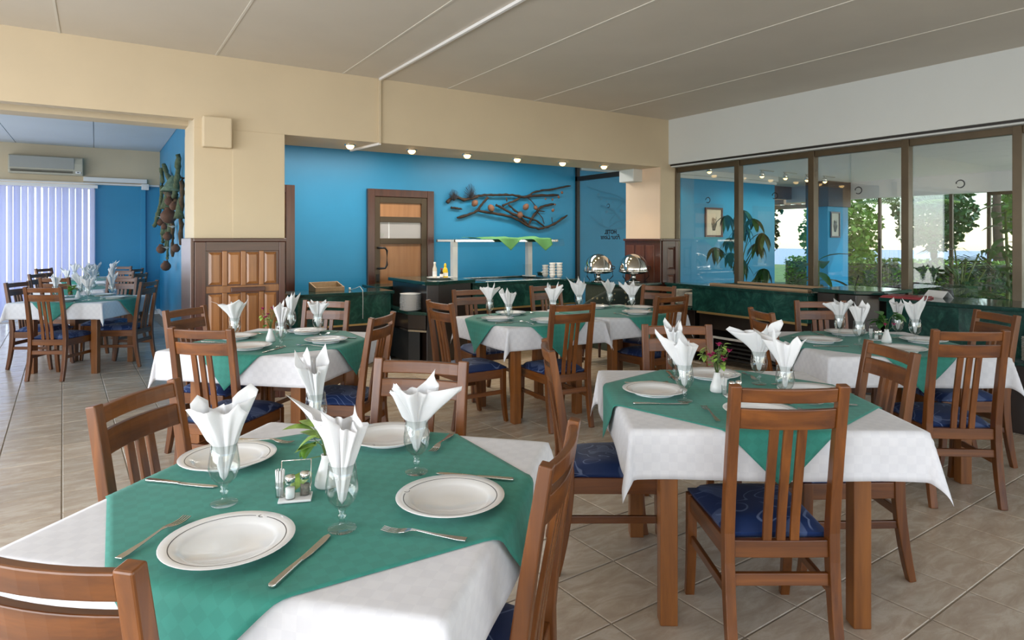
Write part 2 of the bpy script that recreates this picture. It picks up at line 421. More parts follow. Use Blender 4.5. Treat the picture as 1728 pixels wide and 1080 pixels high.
bx(6.05, 6.224, BY1-.32, BY1-.04, 2.20, 2.371).build('bracket', 'white_paint', c2, .01)

def wainscot(name, label, x0, x1, y, z1, cols, rows, mat, side=None):
    """Framed panelling: stiles, rails and raised panels on a face looking to -y, from x0 to x1."""
    t = struct(name, bx(x0, x1, y-.012, y-.0005, 0, z1), 'mahogany', label=label)
    st = .085
    bx(x0, x0+st, y-.035, y-.012, 0, z1-.03).build('stile', 'mahogany', t, .004)
    bx(x1-st*.6, x1, y-.035, y-.012, 0, z1-.03).build('stile', 'mahogany', t, .004)
    bx(x0-.012, x1+.012, y-.05, y-.0005, z1-.03, z1).build('cap_rail', 'mahogany_x', t, .006)
    bx(x0+st, x1-st*.6, y-.03, y-.012, z1-.11, z1-.03).build('rail', 'mahogany_x', t, .003)
    iw = (x1-st*.6)-(x0+st); cw = iw/cols
    zs = [.12, .96, z1-.11]
    for r in range(rows):
        z0r, z1r = zs[r], zs[r+1]
        bx(x0+st, x1-st*.6, y-.026, y-.012, z0r, z0r+.06).build('rail', mat, t, .003)
        for c in range(cols):
            a = x0+st+c*cw; m = MB()
            g = .022; h0, h1 = z0r+.07, z1r-.012
            if c: bx(a-.02, a+.02, y-.028, y-.012, z0r+.06, z1r).build('mullion', mat, t, .004)
            a0, a1 = a+g, a+cw-g; e = .022
            fr = [(a0, y-.014, h0), (a1, y-.014, h0), (a1, y-.014, h1), (a0, y-.014, h1)]; tp = [(a0+e, y-.026, h0+e), (a1-e, y-.026, h0+e), (a1-e, y-.026, h1-e), (a0+e, y-.026, h1-e)]
            m.add(fr+tp, [(0, 1, 5, 4), (1, 2, 6, 5), (2, 3, 7, 6), (3, 0, 4, 7), (4, 5, 6, 7)]).build('raised_panel', mat, t)
    return t
wt = wainscot('trim_1', 'brown wood panelling with raised panels on the left column', .70, 1.436, BY0, 1.43, 4, 2, 'panel_wood')
bx(.98, 1.26, BY0-.06, BY0-.026, .965, 1.005).build('dark_ledge', 'mahogany_x', wt, .004)
sidep = struct('trim_2', bx(.668, .696, BY0-.03, BY1, 0, 1.43), 'mahogany', bevel=.005, label='dark wood side board on the left column')
wainscot('trim_3', 'dark wood panelling on the front of the right column', 6.226, 6.52, BY0, 1.43, 1, 2, 'panel_wood_dark')
t4 = struct('trim_4', bx(6.196, 6.2135, BY0-.02, BY1, 0, 1.43), 'mahogany', label='dark wood panelling on the side of the right column')
bx(6.16, 6.2135, BY0-.05, BY1, 1.40, 1.43).build('cap_rail', 'mahogany_x', t4, .006)
for k in range(3):
    y0 = BY0+.07+k*.19
    for z0, z1 in ((.12, .68), (.74, 1.34)):
        bx(6.186, 6.197, y0+.015, y0+.165, z0, z1).build('raised_panel', 'panel_wood_dark', t4, .008)

# ---- recessed lights in the beam
for k in range(6):
    x = 2.14+k*.668
    t = thing('downlight', ['small glowing ceiling spotlight under the beam, beside the white conduit', 'second glowing spotlight under the beam from the left', 'third glowing spotlight under the beam from the left', 'fourth glowing spotlight under the beam from the left', 'fifth glowing spotlight under the beam from the left', 'glowing spotlight under the beam nearest the right column'][k], 'spotlight', (x, 6.27, 2.37), 0, 'spotlights under the cream beam')
    MB().lathe([(.03, -.003), (.05, -.012), (.056, -.008), (.058, 0)], 20).build('trim_ring', 'chrome', t)
    MB().lathe([(0, -.05), (.022, -.045), (.038, -.028), (.04, -.012), (.03, -.001), (0, 0)], 16).build('bulb', 'lamp_glow', t)
    sp = lamp('spot_lamp', 'SPOT', (0, 0, -.07), (0, 0, 0), 14, (1, .74, .42), spot_size=R(120), spot_blend=.6, shadow_soft_size=.03); sp.parent = t

# ---- conduit
m = MB().bar([(2.34, RY, CEIL-.012), (2.34, 5.985, CEIL-.012)], .022, .022, (1, 0, 0))
t = thing('conduit', 'white electrical conduit crossing the ceiling and down the beam', 'conduit', (0, 0, 0))
m.build('ceiling_run', 'bright_white', t)
MB().bar([(2.34, 5.988, CEIL-.0), (2.34, 5.988, 2.36)], .022, .022, (1, 0, 0)).build('wall_run', 'cream_paint', t)
MB().bar([(2.34, 5.98, 2.358), (2.26, 6.60, 2.358)], .022, .022, (1, 0, 0)).build('underside_run', 'bright_white', t)

# ---- right wall: white fascia, bronze window wall
fw = struct('wall_right', bx(6.37, 6.62, RY, BY0, 2.412, CEIL+.1), 'white_paint', label='white fascia above the bronze framed windows')
bx(6.40, 6.62, RY, BY0, 2.392, 2.412).build('shadow_groove', 'dark_frame', fw)
bx(6.42, 6.62, RY, BY0, 2.376, 2.392).build('lower_lip', 'white_paint', fw)
struct('wall_right_sill', bx(6.50, 6.60, RY, BY0, 0, .62), 'white_paint', label='low wall under the windows')
ym = [6.0, 5.02, 4.06, 3.10, 2.21, 1.25, .3, -.7, -1.7, -3.0]
wfr = struct('window_1', MB().box(6.51, 6.57, RY, BY0, 2.31, 2.376).box(6.51, 6.57, RY, BY0, .62, .68), 'bronze_frame', bevel=.003, label='bronze framed window wall looking into the lobby')
for k, y in enumerate(ym):
    wd = .034 if k else .02
    bx(6.49, 6.575, max(y-wd, RY), min(y+wd, BY0), .62, 2.376).build('mullion', 'bronze_frame', wfr, .003)
for a, b in zip(ym[:-1], ym[1:]):
    bx(6.538, 6.544, b+.03, a-.03, .68, 2.31).build('pane', 'window_glass', wfr)
pt = struct('window_2', MB().box(6.51, 6.57, BY1, WY, 2.36, 2.43).box(6.51, 6.57, WY-.05, WY, 0, 2.62).box(6.51, 6.57, BY1, WY, 0, .1), 'dark_frame', label='dark framed glass partition behind the right column')
bx(6.538, 6.544, BY1, WY-.05, .1, 2.36).build('pane', 'window_glass', pt)
bx(6.538, 6.544, BY1, WY-.05, 2.43, 2.62).build('pane', 'window_glass', pt)

def text_mesh(name, body, size, mat, parent, M, shear=0.0, bold=0.0):
    cu = bpy.data.curves.new(name, 'FONT'); cu.body = body; cu.size = size; cu.extrude = .0006; cu.align_x = 'CENTER'; cu.shear = shear; cu.offset = bold
    o = bpy.data.objects.new(name, cu); COL.objects.link(o)
    dg = bpy.context.evaluated_depsgraph_get(); me = bpy.data.meshes.new_from_object(o.evaluated_get(dg))
    bpy.data.objects.remove(o); me.transform(M); me.materials.clear(); me.materials.append(MATS[mat])
    o = bpy.data.objects.new(name, me); COL.objects.link(o); o.parent = parent
    return o
def onglass(y, z):   # read from the lobby side: text runs along +y
    return Matrix(((0, 0, -1, 6.5365), (1, 0, 0, y), (0, 1, 0, z), (0, 0, 0, 1)))
def ring_c(mb, r, wd, M, a0=40, a1=320, serif=True, dz=.0012):
    n = 22; v = []; f = []
    for k in range(n+1):
        a = R(a0+(a1-a0)*k/n); tp = wd*(1 if 3 < k < n-3 else .8)
        for rr in (r-tp/2, r+tp/2):
            for z in (0, dz): v.append(M @ Vector((rr*math.cos(a), rr*math.sin(a), z)))
    for k in range(n):
        o = 4*k
        f += [(o+1, o+3, o+7, o+5), (o, o+4, o+6, o+2), (o, o+1, o+5, o+4), (o+2, o+6, o+7, o+3)]
    mb.add(v, f)
    if serif:
        mb.box(r*math.cos(R(a0))-wd*.2, r*math.cos(R(a0))+wd*.7, r*math.sin(R(a0))-r*.45, r*math.sin(R(a0))+wd*.4, 0, dz, M)
    return mb
for k, y in enumerate((5.49, 4.53, 3.57, 2.65)):
    ring_c(MB(), .034, .010, onglass(y, 1.92), 30, 315).build('letter_c', 'black_plastic', wfr)
ring_c(MB(), .028, .009, onglass(7.38, 1.93), 30, 315).build('letter_c', 'black_plastic', pt)
text_mesh('lettering', 'HOTEL', .085, 'black_plastic', pt, onglass(7.33, 1.505), 0, .003)
text_mesh('lettering', 'Four Lions', .10, 'black_plastic', pt, onglass(7.33, 1.425), .35, .002)

# ---- buffet recess: blue wall, doors
bw = struct('wall_buffet', bx(AX+.12, 11.75, WY, WY+.2, 0, 2.75), 'blue_paint', label='bright blue wall behind the buffet')
dr = struct('door_1', MB().box(3.0, 3.10, WY-.06, WY, 0, 2.09).box(3.86, 3.96, WY-.06, WY, 0, 2.09).box(3.10, 3.86, WY-.06, WY, 1.99, 2.09), 'mahogany', bevel=.006, label='brown service door with a small pane')
lf = MB().box(3.10, 3.175, WY-.045, WY, 0, 1.99).box(3.775, 3.86, WY-.045, WY, 0, 1.99).box(3.175, 3.775, WY-.045, WY, 1.91, 1.99).box(3.175, 3.775, WY-.045, WY, 1.65, 1.725).box(3.175, 3.775, WY-.045, WY, 1.36, 1.435).box(3.175, 3.775, WY-.045, WY, 0, .12).build('leaf_frame', 'door_frame_metal', dr, .003)
bx(3.175, 3.775, WY-.02, WY, 1.725, 1.91).build('upper_panel', 'door_wood', dr)
bx(3.175, 3.775, WY-.02, WY, .12, 1.36).build('lower_panel', 'door_wood', dr)
pn = bx(3.175, 3.775, WY-.02, WY, 1.435, 1.65).build('pane', 'frosted_pane', dr)
bx(3.19, 3.24, WY-.0215, WY-.0202, 1.455, 1.50).build('sticker', 'ac_grey', pn)
bx(3.30, 3.315, WY-.0215, WY-.0202, 1.435, 1.65).build('strip', 'bright_white', pn)
MB().tube([(3.14, WY-.045, 1.31), (3.14, WY-.10, 1.31), (3.22, WY-.11, 1.305), (3.245, WY-.11, 1.27), (3.245, WY-.11, 1.08), (3.22, WY-.11, 1.04), (3.14, WY-.10, 1.035), (3.14, WY-.045, 1.035)], .014, 10).build('handle', 'black_plastic', dr)
bx(3.12, 3.16, WY-.055, WY-.045, .86, .96).build('lock_plate', 'dark_frame', dr, .004)
d2 = struct('door_2', MB().box(1.955, 2.065, WY-.06, WY, 0, 2.09).box(1.2, 1.955, WY-.06, WY, 1.99, 2.09), 'mahogany', bevel=.006, label='dark wood door frame half hidden by the left column')
bx(1.2, 1.955, WY-.03, WY, 0, 1.99).build('leaf', 'door_wood', d2)

# ---- annex shell
struct('wall_annex_side', MB().box(AX, AX+.12, BY1, AY, 0, 3.2), 'blue_paint', label='blue side wall of the room with blinds')
wa = struct('wall_annex_back', MB().box(LX, AX+.12, AY, AY+.15, 2.42, 3.2).box(-3.2, -2.95, AY, AY+.15, 0, 2.42), 'cream_paint', label='cream upper wall above the blinds')
wb_ = struct('wall_annex_blue', MB().box(.0, AX+.12, AY, AY+.15, 0, 2.42), 'blue_paint', label='deep blue wall beside the vertical blinds')
bx(.72, .80, AY-.06, AY, 0, 2.42).build('pilaster', 'blue_paint', wb_, .004)
struct('baseboard_annex', MB().box(0, AX, AY-.015, AY-.0005, 0, .09).box(AX-.015, AX-.0005, BY1, AY-.016, 0, .09), 'bright_white', bevel=.003, label='white skirting at the foot of the blue walls')
struct('window_3', MB().box(-2.95, .0, AY+.10, AY+.15, 2.34, 2.42).box(-2.95, .0, AY+.10, AY+.15, 0, .06).box(-.05, .0, AY+.10, AY+.15, 0, 2.42).box(-1.5, -1.45, AY+.10, AY+.15, 0, 2.42), 'bright_white', label='white framed window behind the vertical blinds')
vb = thing('vertical_blind', 'pale lilac vertical blinds drawn across the window', 'blinds', (-1.45, AY-.06, 0))
bx(-1.7, 1.49, -.045, .03, 2.35, 2.405).build('headrail', 'bright_white', vb, .004)
sl = None
for k in range(30):
    x = -1.45+k*.098
    if sl is None:
        mm = MB(); pts = []
        secs = [[(-.052, .012, z), (-.026, .004, z), (0, .0, z), (.026, .004, z), (.052, .012, z), (.052, .0135, z), (.026, .0055, z), (0, .0015, z), (-.026, .0055, z), (-.052, .0135, z)] for z in (.06, 2.35)]
        mm.loft(secs, True, False); o = mm.build('slat', 'blind_fabric', vb); sl = o
    else:
        o = sl.copy(); COL.objects.link(o)
    o.location = (x, .012*math.sin(k*2.1), 0); o.rotation_euler = (0, 0, R(-38+9*math.sin(k*1.7)+(30 if k in (14, 18, 25) else 0)))
# walls of the main room that the camera has at its back, with their window openings
struct('wall_left', MB().box(LX-.15, LX, RY, 6.0, 0, .35).box(LX-.15, LX, RY, AY, 2.45, 3.2).box(LX-.15, LX, 5.0, BY1+.3, .35, 2.45).box(LX-.15, LX, RY, -2.2, .35, 2.45).box(LX-.15, LX, BY0, AY, 0, .35).box(LX-.15, LX, 13.5, AY, .35, 2.45), 'cream_paint', label='cream window wall on the left')
struct('wall_front', MB().box(LX, WX, RY-.15, RY, 0, .4).box(LX, WX, RY-.15, RY, 2.5, 3.2).box(LX, -2.7, RY-.15, RY, .4, 2.5).box(5.9, WX, RY-.15, RY, .4, 2.5), 'cream_paint', label='cream window wall behind the viewer')

# ---- air conditioner, trunking, sensor
t = thing('air_conditioner', 'beige wall-mounted air conditioner above the blinds', 'air conditioner', (-.715, AY-.005, 2.56))
secs = []
for x in (-.53, .53):
    secs.append([(x, 0, 0), (x, -.15, .0), (x, -.19, .06), (x, -.19, .20), (x, -.16, .30), (x, -.1, .325), (x, 0, .325)])
MB().loft(secs).build('housing', 'ac_plastic', t, .012)
bx(-.51, .40, -.197, -.185, .10, .30).build('front_grille', 'ac_grey', t, .004)
for k in range(3): bx(-.50, .38, -.196, -.17, .032+.016*k, .038+.016*k).build('louvre', 'dark_frame', t)
bx(.42, .50, -.197, -.188, .03, .07).build('display', 'white_plastic', t, .003)
bx(.445, .475, -.1985, -.1965, .045, .058).build('sensor_eye', 'black_plastic', t)
t = thing('cable_trunking', 'white boxed trunking running from the air conditioner', 'trunking', (0, 0, 0))
bx(-.18, .82, AY-.10, AY-.001, 2.47, 2.55).build('duct', 'white_plastic', t, .005)
bx(-3.1, 1.03, AY-.05, AY-.001, 2.425, 2.452).build('rail', 'bright_white', t, .003)
t = thing('junction_box', 'small white box at the end of the trunking', 'box', (.79, AY-.03, 2.35))
bx(-.06, .06, -.10, 0, 0, .11).build('body', 'white_plastic', t, .006); bx(-.025, .025, -.108, -.10, .03, .08).build('cover', 'bright_white', t, .003)

# ------------------------------------------------------------------ chairs
def make_chair(label):
    t = thing('dining_chair', label, 'chair')
    def curve(z):          # rear post centre line: y as a function of z
        if z < .42: return -.20-.055*((.42-z)/.42)**1.8
        return -.20-.075*((z-.42)/.527)**1.25
    for sx in (-1, 1):
        zs = [0, .06, .14, .24, .34, .44, .56, .70, .83, .947]
        MB().bar([(sx*.1755, curve(z), z) for z in zs], .036, [.030, .034, .038, .042, .044, .044, .040, .036, .033, .030], (1, 0, 0)).build('rear_leg', 'chair_wood', t, .004)
        fz = [0, .06, .14, .24, .34, .415]
        MB().bar([(sx*.19, .185+.03*((.3-z)/.3)**2 if z < .3 else .185, z) for z in fz], .036, [.026, .029, .033, .037, .04, .04], (1, 0, 0)).build('front_leg', 'chair_wood', t, .004)
    def rail(z0, z1, bow, th):
        n = 8; secs = []
        for k in range(n+1):
            x = -.158+.316*k/n; b = -bow*(1-(x/.158)**2)
            secs.append([(x, curve(z0)+b+th/2, z0), (x, curve(z0)+b-th/2, z0), (x, curve(z1)+b-th/2, z1), (x, curve(z1)+b+th/2, z1)])
        return MB().loft(secs)
    rail(.890, .937, .020, .022).build('top_rail', 'chair_wood_x', t, .004)
    rail(.800, .868, .020, .020).build('back_rail', 'chair_wood_x', t, .003)
    rail(.355, .412, .004, .024).build('lower_rail', 'chair_wood_x', t, .003)
    for k in (-1, 0, 1):
        zs = [.40, .5, .6, .7, .81]
        MB().bar([(k*.046, curve(z)-.004-.014*(z-.4)/.4, z) for z in zs], .030, .013, (1, 0, 0)).build('slat', 'chair_wood', t, .002)
    f = MB()
    f.box(-.172, .172, .175, .197, .345, .412)
    for sx in (-1, 1): f.bar([(sx*.175, -.185, .378), (sx*.19, .17, .378)], .022, .067, (1, 0, 0))
    f.build('seat_frame', 'chair_wood_y', t, .003)
    for sx in (-1, 1): MB().bar([(sx*.176, -.20, .235), (sx*.189, .182, .235)], .016, .032, (1, 0, 0)).build('side_stretcher', 'chair_wood_y', t, .003)
    rail(.262, .302, .0, .018).build('rear_stretcher', 'chair_wood_x', t, .003)
    # upholstered seat: pillowed slab
    n = 10; top = []; v = []; fc = []; mb = MB()
    def edge(u, w_, z):   # superellipse outline, wider at the front
        return ((u*(.176+.026*(w_+1)/2)), -.182+(w_+1)/2*.40, z)
    for j in range(n+1):
        for i in range(n+1):
            u = -1+2*i/n; w_ = -1+2*j/n
            q = max(0, (1-abs(u)**4)*(1-abs(w_)**4))
            v.append(edge(u*(1-.02*(1-q)), w_*(1-.02*(1-q)), .424+.040*q**.45))
    o = len(v)
    for j in range(n+1):
        for i in range(n+1):
            if i in (0, n) or j in (0, n): pass
    for j in range(n):
        for i in range(n):
            a = j*(n+1)+i; fc.append((a, a+1, a+n+2, a+n+1))
    mb.add(v, fc, True)
    ring = [i for i in range(n+1)]+[j*(n+1)+n for j in range(1, n+1)]+[n*(n+1)+i for i in range(n-1, -1, -1)]+[j*(n+1) for j in range(n-1, 0, -1)]
    r0 = [v[i] for i in ring]; r1 = [(x*.985, y*.99, .405) for x, y, z in r0]; m_ = len(ring)
    mb.add(r0+r1, [(i, (i+1) % m_, m_+(i+1) % m_, m_+i) for i in range(m_)]+[tuple(range(m_, 2*m_))], True)
    mb.build('seat', 'seat_fabric', t)
    return t
CH = [  # back-top centre x, y, facing degrees, label
 (-.07, 1.22, 43.8, 'wooden slat-back chair with only its back showing at bottom left', 'n'),
 (.12, 2.31, -40, 'wooden slat-back chair on the left of the nearest table, beside the bare floor', 'n'),
 (1.07, 2.31, -136, 'wooden slat-back chair at the far side of the nearest table', 'n'),
 (.92, 1.22, 132, 'wooden slat-back chair seen edge-on at the right of the nearest table', 'n'),
 (1.90, 1.27, 57, 'large wooden slat-back chair with its back to the viewer, front right', 'r'),
 (1.72, 2.33, -31, 'blue-seated chair seen side-on at the left of the front right table', 'r'),
 (2.71, 2.49, -125, 'wooden chair on the far side of the front right table, behind its flowers', 'r'),
 (2.95, 1.48, 147, 'wooden chair at the right side of the front right table', 'r'),
 (3.85, 1.52, 53, 'wooden slat-back chair backing to the viewer at the far right table', 'f'),
 (3.76, 2.70, -32, 'wooden chair at the left side of the far right table, before the salad counter', 'f'),
 (4.70, 2.86, -127, 'wooden chair behind the far right table, against the dark counter', 'f'),
 (4.90, 1.79, 146, 'wooden chair at the right end of the far right table, near the frame edge', 'f'),
 (.48, 3.79, 46, 'wooden slat-back chair backing to the viewer at the table before the panelled column', 'c'),
 (.53, 4.95, -48, 'wooden chair on the left of the table before the panelled column', 'c'),
 (1.50, 4.96, -134, 'wooden chair behind the table before the panelled column, in front of the counter', 'c'),
 (1.51, 3.84, 136, 'wooden chair on the right of the table before the panelled column', 'c'),
 (2.21, 4.40, 3, 'wooden slat-back chair at the left end of the long centre table', 'm'),
 (2.97, 3.75, 84, 'wooden chair backing to the viewer at the front of the long centre table', 'm'),
 (4.10, 3.83, 90, 'wooden chair at the front right of the long centre table', 'm'),
 (3.00, 5.33, -95, 'wooden chair behind the left half of the long centre table', 'm'),
 (3.90, 5.36, -92, 'wooden chair behind the middle of the long centre table', 'm'),
 (4.86, 4.72, -165, 'wooden chair at the right end of the long centre table, before the column', 'm'),
 (-.43, 7.91, 57, 'wooden slat-back chair backing to the viewer in the room with blinds', 'a'),
 (-.72, 9.01, -30, 'wooden chair at the left end of the first table in the room with blinds', 'a'),
 (.51, 8.40, 150, 'wooden slat-back chair nearest the blue side wall in the room with blinds', 'a'),
 (.28, 9.36, -123, 'wooden chair behind the first table in the room with blinds', 'a'),
 (-.42, 9.82, 57, 'wooden chair backing to the viewer at the second table in the room with blinds', 'a'),
 (-.66, 11.04, -28, 'wooden chair left of the second table in the room with blinds', 'a'),
 (.33, 11.31, -123, 'wooden chair behind the second table in the room with blinds', 'a'),
 (.52, 10.38, 150, 'wooden chair right of the second table in the room with blinds', 'a'),
 (-.70, 13.02, -32, 'wooden chair left of the farthest table in the room with blinds', 'a'),
 (.38, 13.33, -123, 'wooden chair behind the farthest table in the room with blinds', 'a'),
 (.56, 12.11, 150, 'wooden chair right of the farthest table in the room with blinds', 'a'),
]
GR = {'n': 'chairs around the nearest table', 'r': 'chairs around the front right table', 'f': 'chairs around the far right table', 'c': 'chairs at the table before the column', 'm': 'chairs around the long centre table', 'a': 'chairs in the room with blinds'}
ch0 = None
for x, y, fa, lab, g in CH:
    ox, oy = x+.262*math.cos(R(fa)), y+.262*math.sin(R(fa))
    if ch0 is None:
        ch0 = make_chair(lab); ch0.location = (ox, oy, 0); ch0.rotation_euler = (0, 0, R(fa-90)); ch0['group'] = GR[g]
    else: dup(ch0, (ox, oy, 0), R(fa-90), lab, GR[g])

# ------------------------------------------------------------------ tables and cloths
TH = .76
def make_table(label, s):
    t = thing('dining_table', label, 'table'); h = s/2
    bx(-h, h, -h, h, TH-.036, TH-.008).build('tabletop', 'table_wood', t, .005)
    q = h-.15
    for sx in (-1, 1):
        for sy in (-1, 1):
            bx(sx*q-.032, sx*q+.032, sy*q-.032, sy*q+.032, 0, TH-.036).build('leg', 'table_wood', t, .004)
    for sy in (-1, 1):
        bx(-q+.03, q-.03, sy*q-.012, sy*q+.012, TH-.13, TH-.036).build('apron', 'table_wood', t, .002)
        bx(sy*q-.012, sy*q+.012, -q+.03, q-.03, TH-.13, TH-.036).build('apron', 'table_wood', t, .002)
    return t
def grid_mesh(name, mat, P, n, size, thick, pattern_off=0):
    vs = []; uv = []; fs = []
    for j in range(n+1):
        for i in range(n+1):
            a = -size/2+size*i/n; b = -size/2+size*j/n
            vs.append(P(a, b)); uv.append((a+2, b+2))
    for j in range(n):
        for i in range(n):
            k = j*(n+1)+i; fs.append((k, k+1, k+n+2, k+n+1))
    me = bpy.data.meshes.new(name); me.from_pydata(vs, [], fs)
    ul = me.uv_layers.new(name='UVMap')
    for lp in me.loops: ul.data[lp.index].uv = uv[lp.vertex_index]
    me.polygons.foreach_set('use_smooth', [True]*len(fs)); me.materials.append(MATS[mat])
    o = bpy.data.objects.new(name, me); COL.objects.link(o)
    so = o.modifiers.new('thickness', 'SOLIDIFY'); so.thickness = thick; so.offset = -1
    return o
def white_cloth(s, size, seed):
    rg = random.Random(seed); ph = [rg.uniform(0, 6.28) for _ in range(8)]; fl = [rg.uniform(.12, .24) for _ in range(4)]; tw = [rg.uniform(-.25, .25) for _ in range(4)]
    h = s/2+.002; r = .014
    def fold(e):   # distance past the edge -> outward, drop
        if e <= 0: return 0, 0
        a = min(e/r, PI/2); out = r*math.sin(a); dn = r*(1-math.cos(a))
        if e > r*PI/2: dn += e-r*PI/2
        return out, dn
    def P(a, b):
        ea, eb = max(abs(a)-h, 0), max(abs(b)-h, 0); sa = 1 if a > 0 else -1; sb = 1 if b > 0 else -1
        if ea == 0 and eb == 0: return (a, b, TH+.0005*math.sin(9*a+ph[0])*math.cos(8*b+ph[1]))
        if ea > 0 and eb > 0:
            k = (0 if sa > 0 else 1)+(0 if sb > 0 else 2)
            rr = math.hypot(ea, eb); ang = math.atan2(eb, ea)
            s2 = math.sin(2*ang)
            out = rr*(.05+fl[k]*s2**1.6); dn = math.sqrt(max(rr*rr-out*out, 0)); an2 = ang+tw[k]*s2
            o0, d0 = fold(rr); dn = max(dn-.006, d0*.6) if rr > .02 else d0
            ox = math.cos(an2)*(out+min(o0, r)); oy = math.sin(an2)*(out+min(o0, r))
            return (sa*(h+ox), sb*(h+oy), TH-dn)
        e, along, k = (ea, b, 0 if sa > 0 else 1) if ea > 0 else (eb, a, 2 if sb > 0 else 3)
        out, dn = fold(e); out += e*(.04+.035*math.sin(along*9+ph[k])+.02*math.sin(along*17+ph[k+4])*(abs(along)/h)**2)
        if ea > 0: return (sa*(h+out), b, TH-dn)
        return (a, sb*(h+out), TH-dn)
    return grid_mesh('tablecloth', 'white_cloth', P, 72, size, .0012)
def green_cloth(s, size, seed):
    rg = random.Random(seed); ph = [rg.uniform(0, 6.28) for _ in range(8)]
    h = s/2+.006; r = .017; c45 = math.sqrt(.5)
    def P(a, b):
        x, y = (a-b)*c45, (a+b)*c45
        def fold(v):
            e = abs(v)-h
            if e <= 0: return v, 0
            A = min(e/r, PI/2); out = r*math.sin(A); dn = r*(1-math.cos(A))
            if e > r*PI/2: dn += e-r*PI/2
            out += e*(.09+.05*math.sin(7*a+ph[0]))+.004
            return math.copysign(h+out, v), dn
        x2, dx = fold(x); y2, dy = fold(y)
        e = max(abs(x)-h, abs(y)-h)
        wav = .012*math.sin(9*(y if abs(x) > abs(y) else x)+ph[1])*max(e, 0)/.2
        if abs(x) > abs(y): x2 += math.copysign(wav, x)
        else: y2 += math.copysign(wav, y)
        return (x2, y2, TH+.0025-dx-dy)
    return grid_mesh('table_overlay', 'green_cloth', P, 64, size, .0012)

TB = [  # key, x, y, angle, side, description
 ('n', .52, 1.71, 43.8, 1.0, 'nearest table'),
 ('r', 2.27, 1.776, -34.5, 1.0, 'front right table'),
 ('c', 1.01, 4.33, -46, .98, 'table before the panelled column'),
 ('m', 3.03, 4.42, -3, .88, 'left half of the long centre table'),
 ('k', 4.02, 4.44, -1, .88, 'right half of the long centre table'),
 ('f', 4.16, 2.19, -34, .99, 'far right table'),
 ('a', -.10, 8.58, -32, .96, 'first table in the room with blinds'),
 ('b', -.06, 10.6, -32, .96, 'second table in the room with blinds'),
 ('d', -.02, 12.65, -32, .96, 'farthest table in the room with blinds'),
]
TBL = {}
for i, (k, x, y, a, s, d) in enumerate(TB):
    TBL[k] = (x, y, a, s, d)
    t = make_table('square wooden table under white and green cloths, '+d, s); t.location = (x, y, 0); t.rotation_euler = (0, 0, R(a)); t['group'] = 'square dining tables'
    c = white_cloth(s, s+.36, i); c.location = (x, y, 0); c.rotation_euler = (0, 0, R(a)); tag(c, 'white damask cloth hanging over the '+d, 'tablecloth', 'white tablecloths')
    g = green_cloth(s, 1.0, i+20); g.location = (x, y, 0); g.rotation_euler = (0, 0, R(a)); tag(g, 'green overlay cloth laid cornerwise on the '+d, 'tablecloth', 'green overlay cloths')

# ------------------------------------------------------------------ place settings
def make_plate(label):
    t = thing('dinner_plate', label, 'plate')
    MB().lathe([(0, .004), (.03, .004), (.084, .0045), (.092, .009), (.100, .0135), (.118, .0165), (.133, .020), (.135, .0215), (.134, .0225), (.118, .0195), (.101, .0165), (.094, .0125), (.088, .0085), (.03, .0075), (0, .0075)], 48).build('body', 'china', t)
    MB().lathe([(.074, .0), (.086, .0), (.086, .006), (.074, .006)], 32).build('foot_ring', 'china', t)
    # printed rim line with a gap for the letter
    m = MB(); n = 72; v = []; f = []
    for k in range(n+1):
        a = R(97+346*k/n)
        for r_ in (.1145, .1163):
            v.append((r_*math.cos(a), r_*math.sin(a), .0192+(r_-.1145)*.18))
    f = [(2*k, 2*k+1, 2*k+3, 2*k+2) for k in range(n)]
    m.add(v, f).build('rim_line', 'china_line', t)
    ring_c(MB(), .0065, .0017, Matrix.Translation((0, .1155, .0196)), 40, 320, False, .0004).build('letter_c', 'china_line', t)
    return t
def make_goblet(label):
    t = thing('goblet', label, 'glass')
    MB().lathe([(0, .001), (.031, .001), (.033, .003), (.031, .005), (.012, .009), (.006, .014), (.0065, .024), (.010, .029), (.010, .034), (.0065, .038), (.009, .046), (.0, .050)], 28).build('stem', 'goblet_glass', t)
    MB().lathe([(.004, .048), (.018, .054), (.030, .068), (.0365, .088), (.0365, .104), (.033, .126), (.0305, .150), (.0295, .150), (.032, .126), (.0353, .104), (.0353, .089), (.029, .070), (.017, .056), (0, .052)], 28).build('bowl', 'goblet_glass', t)
    return t
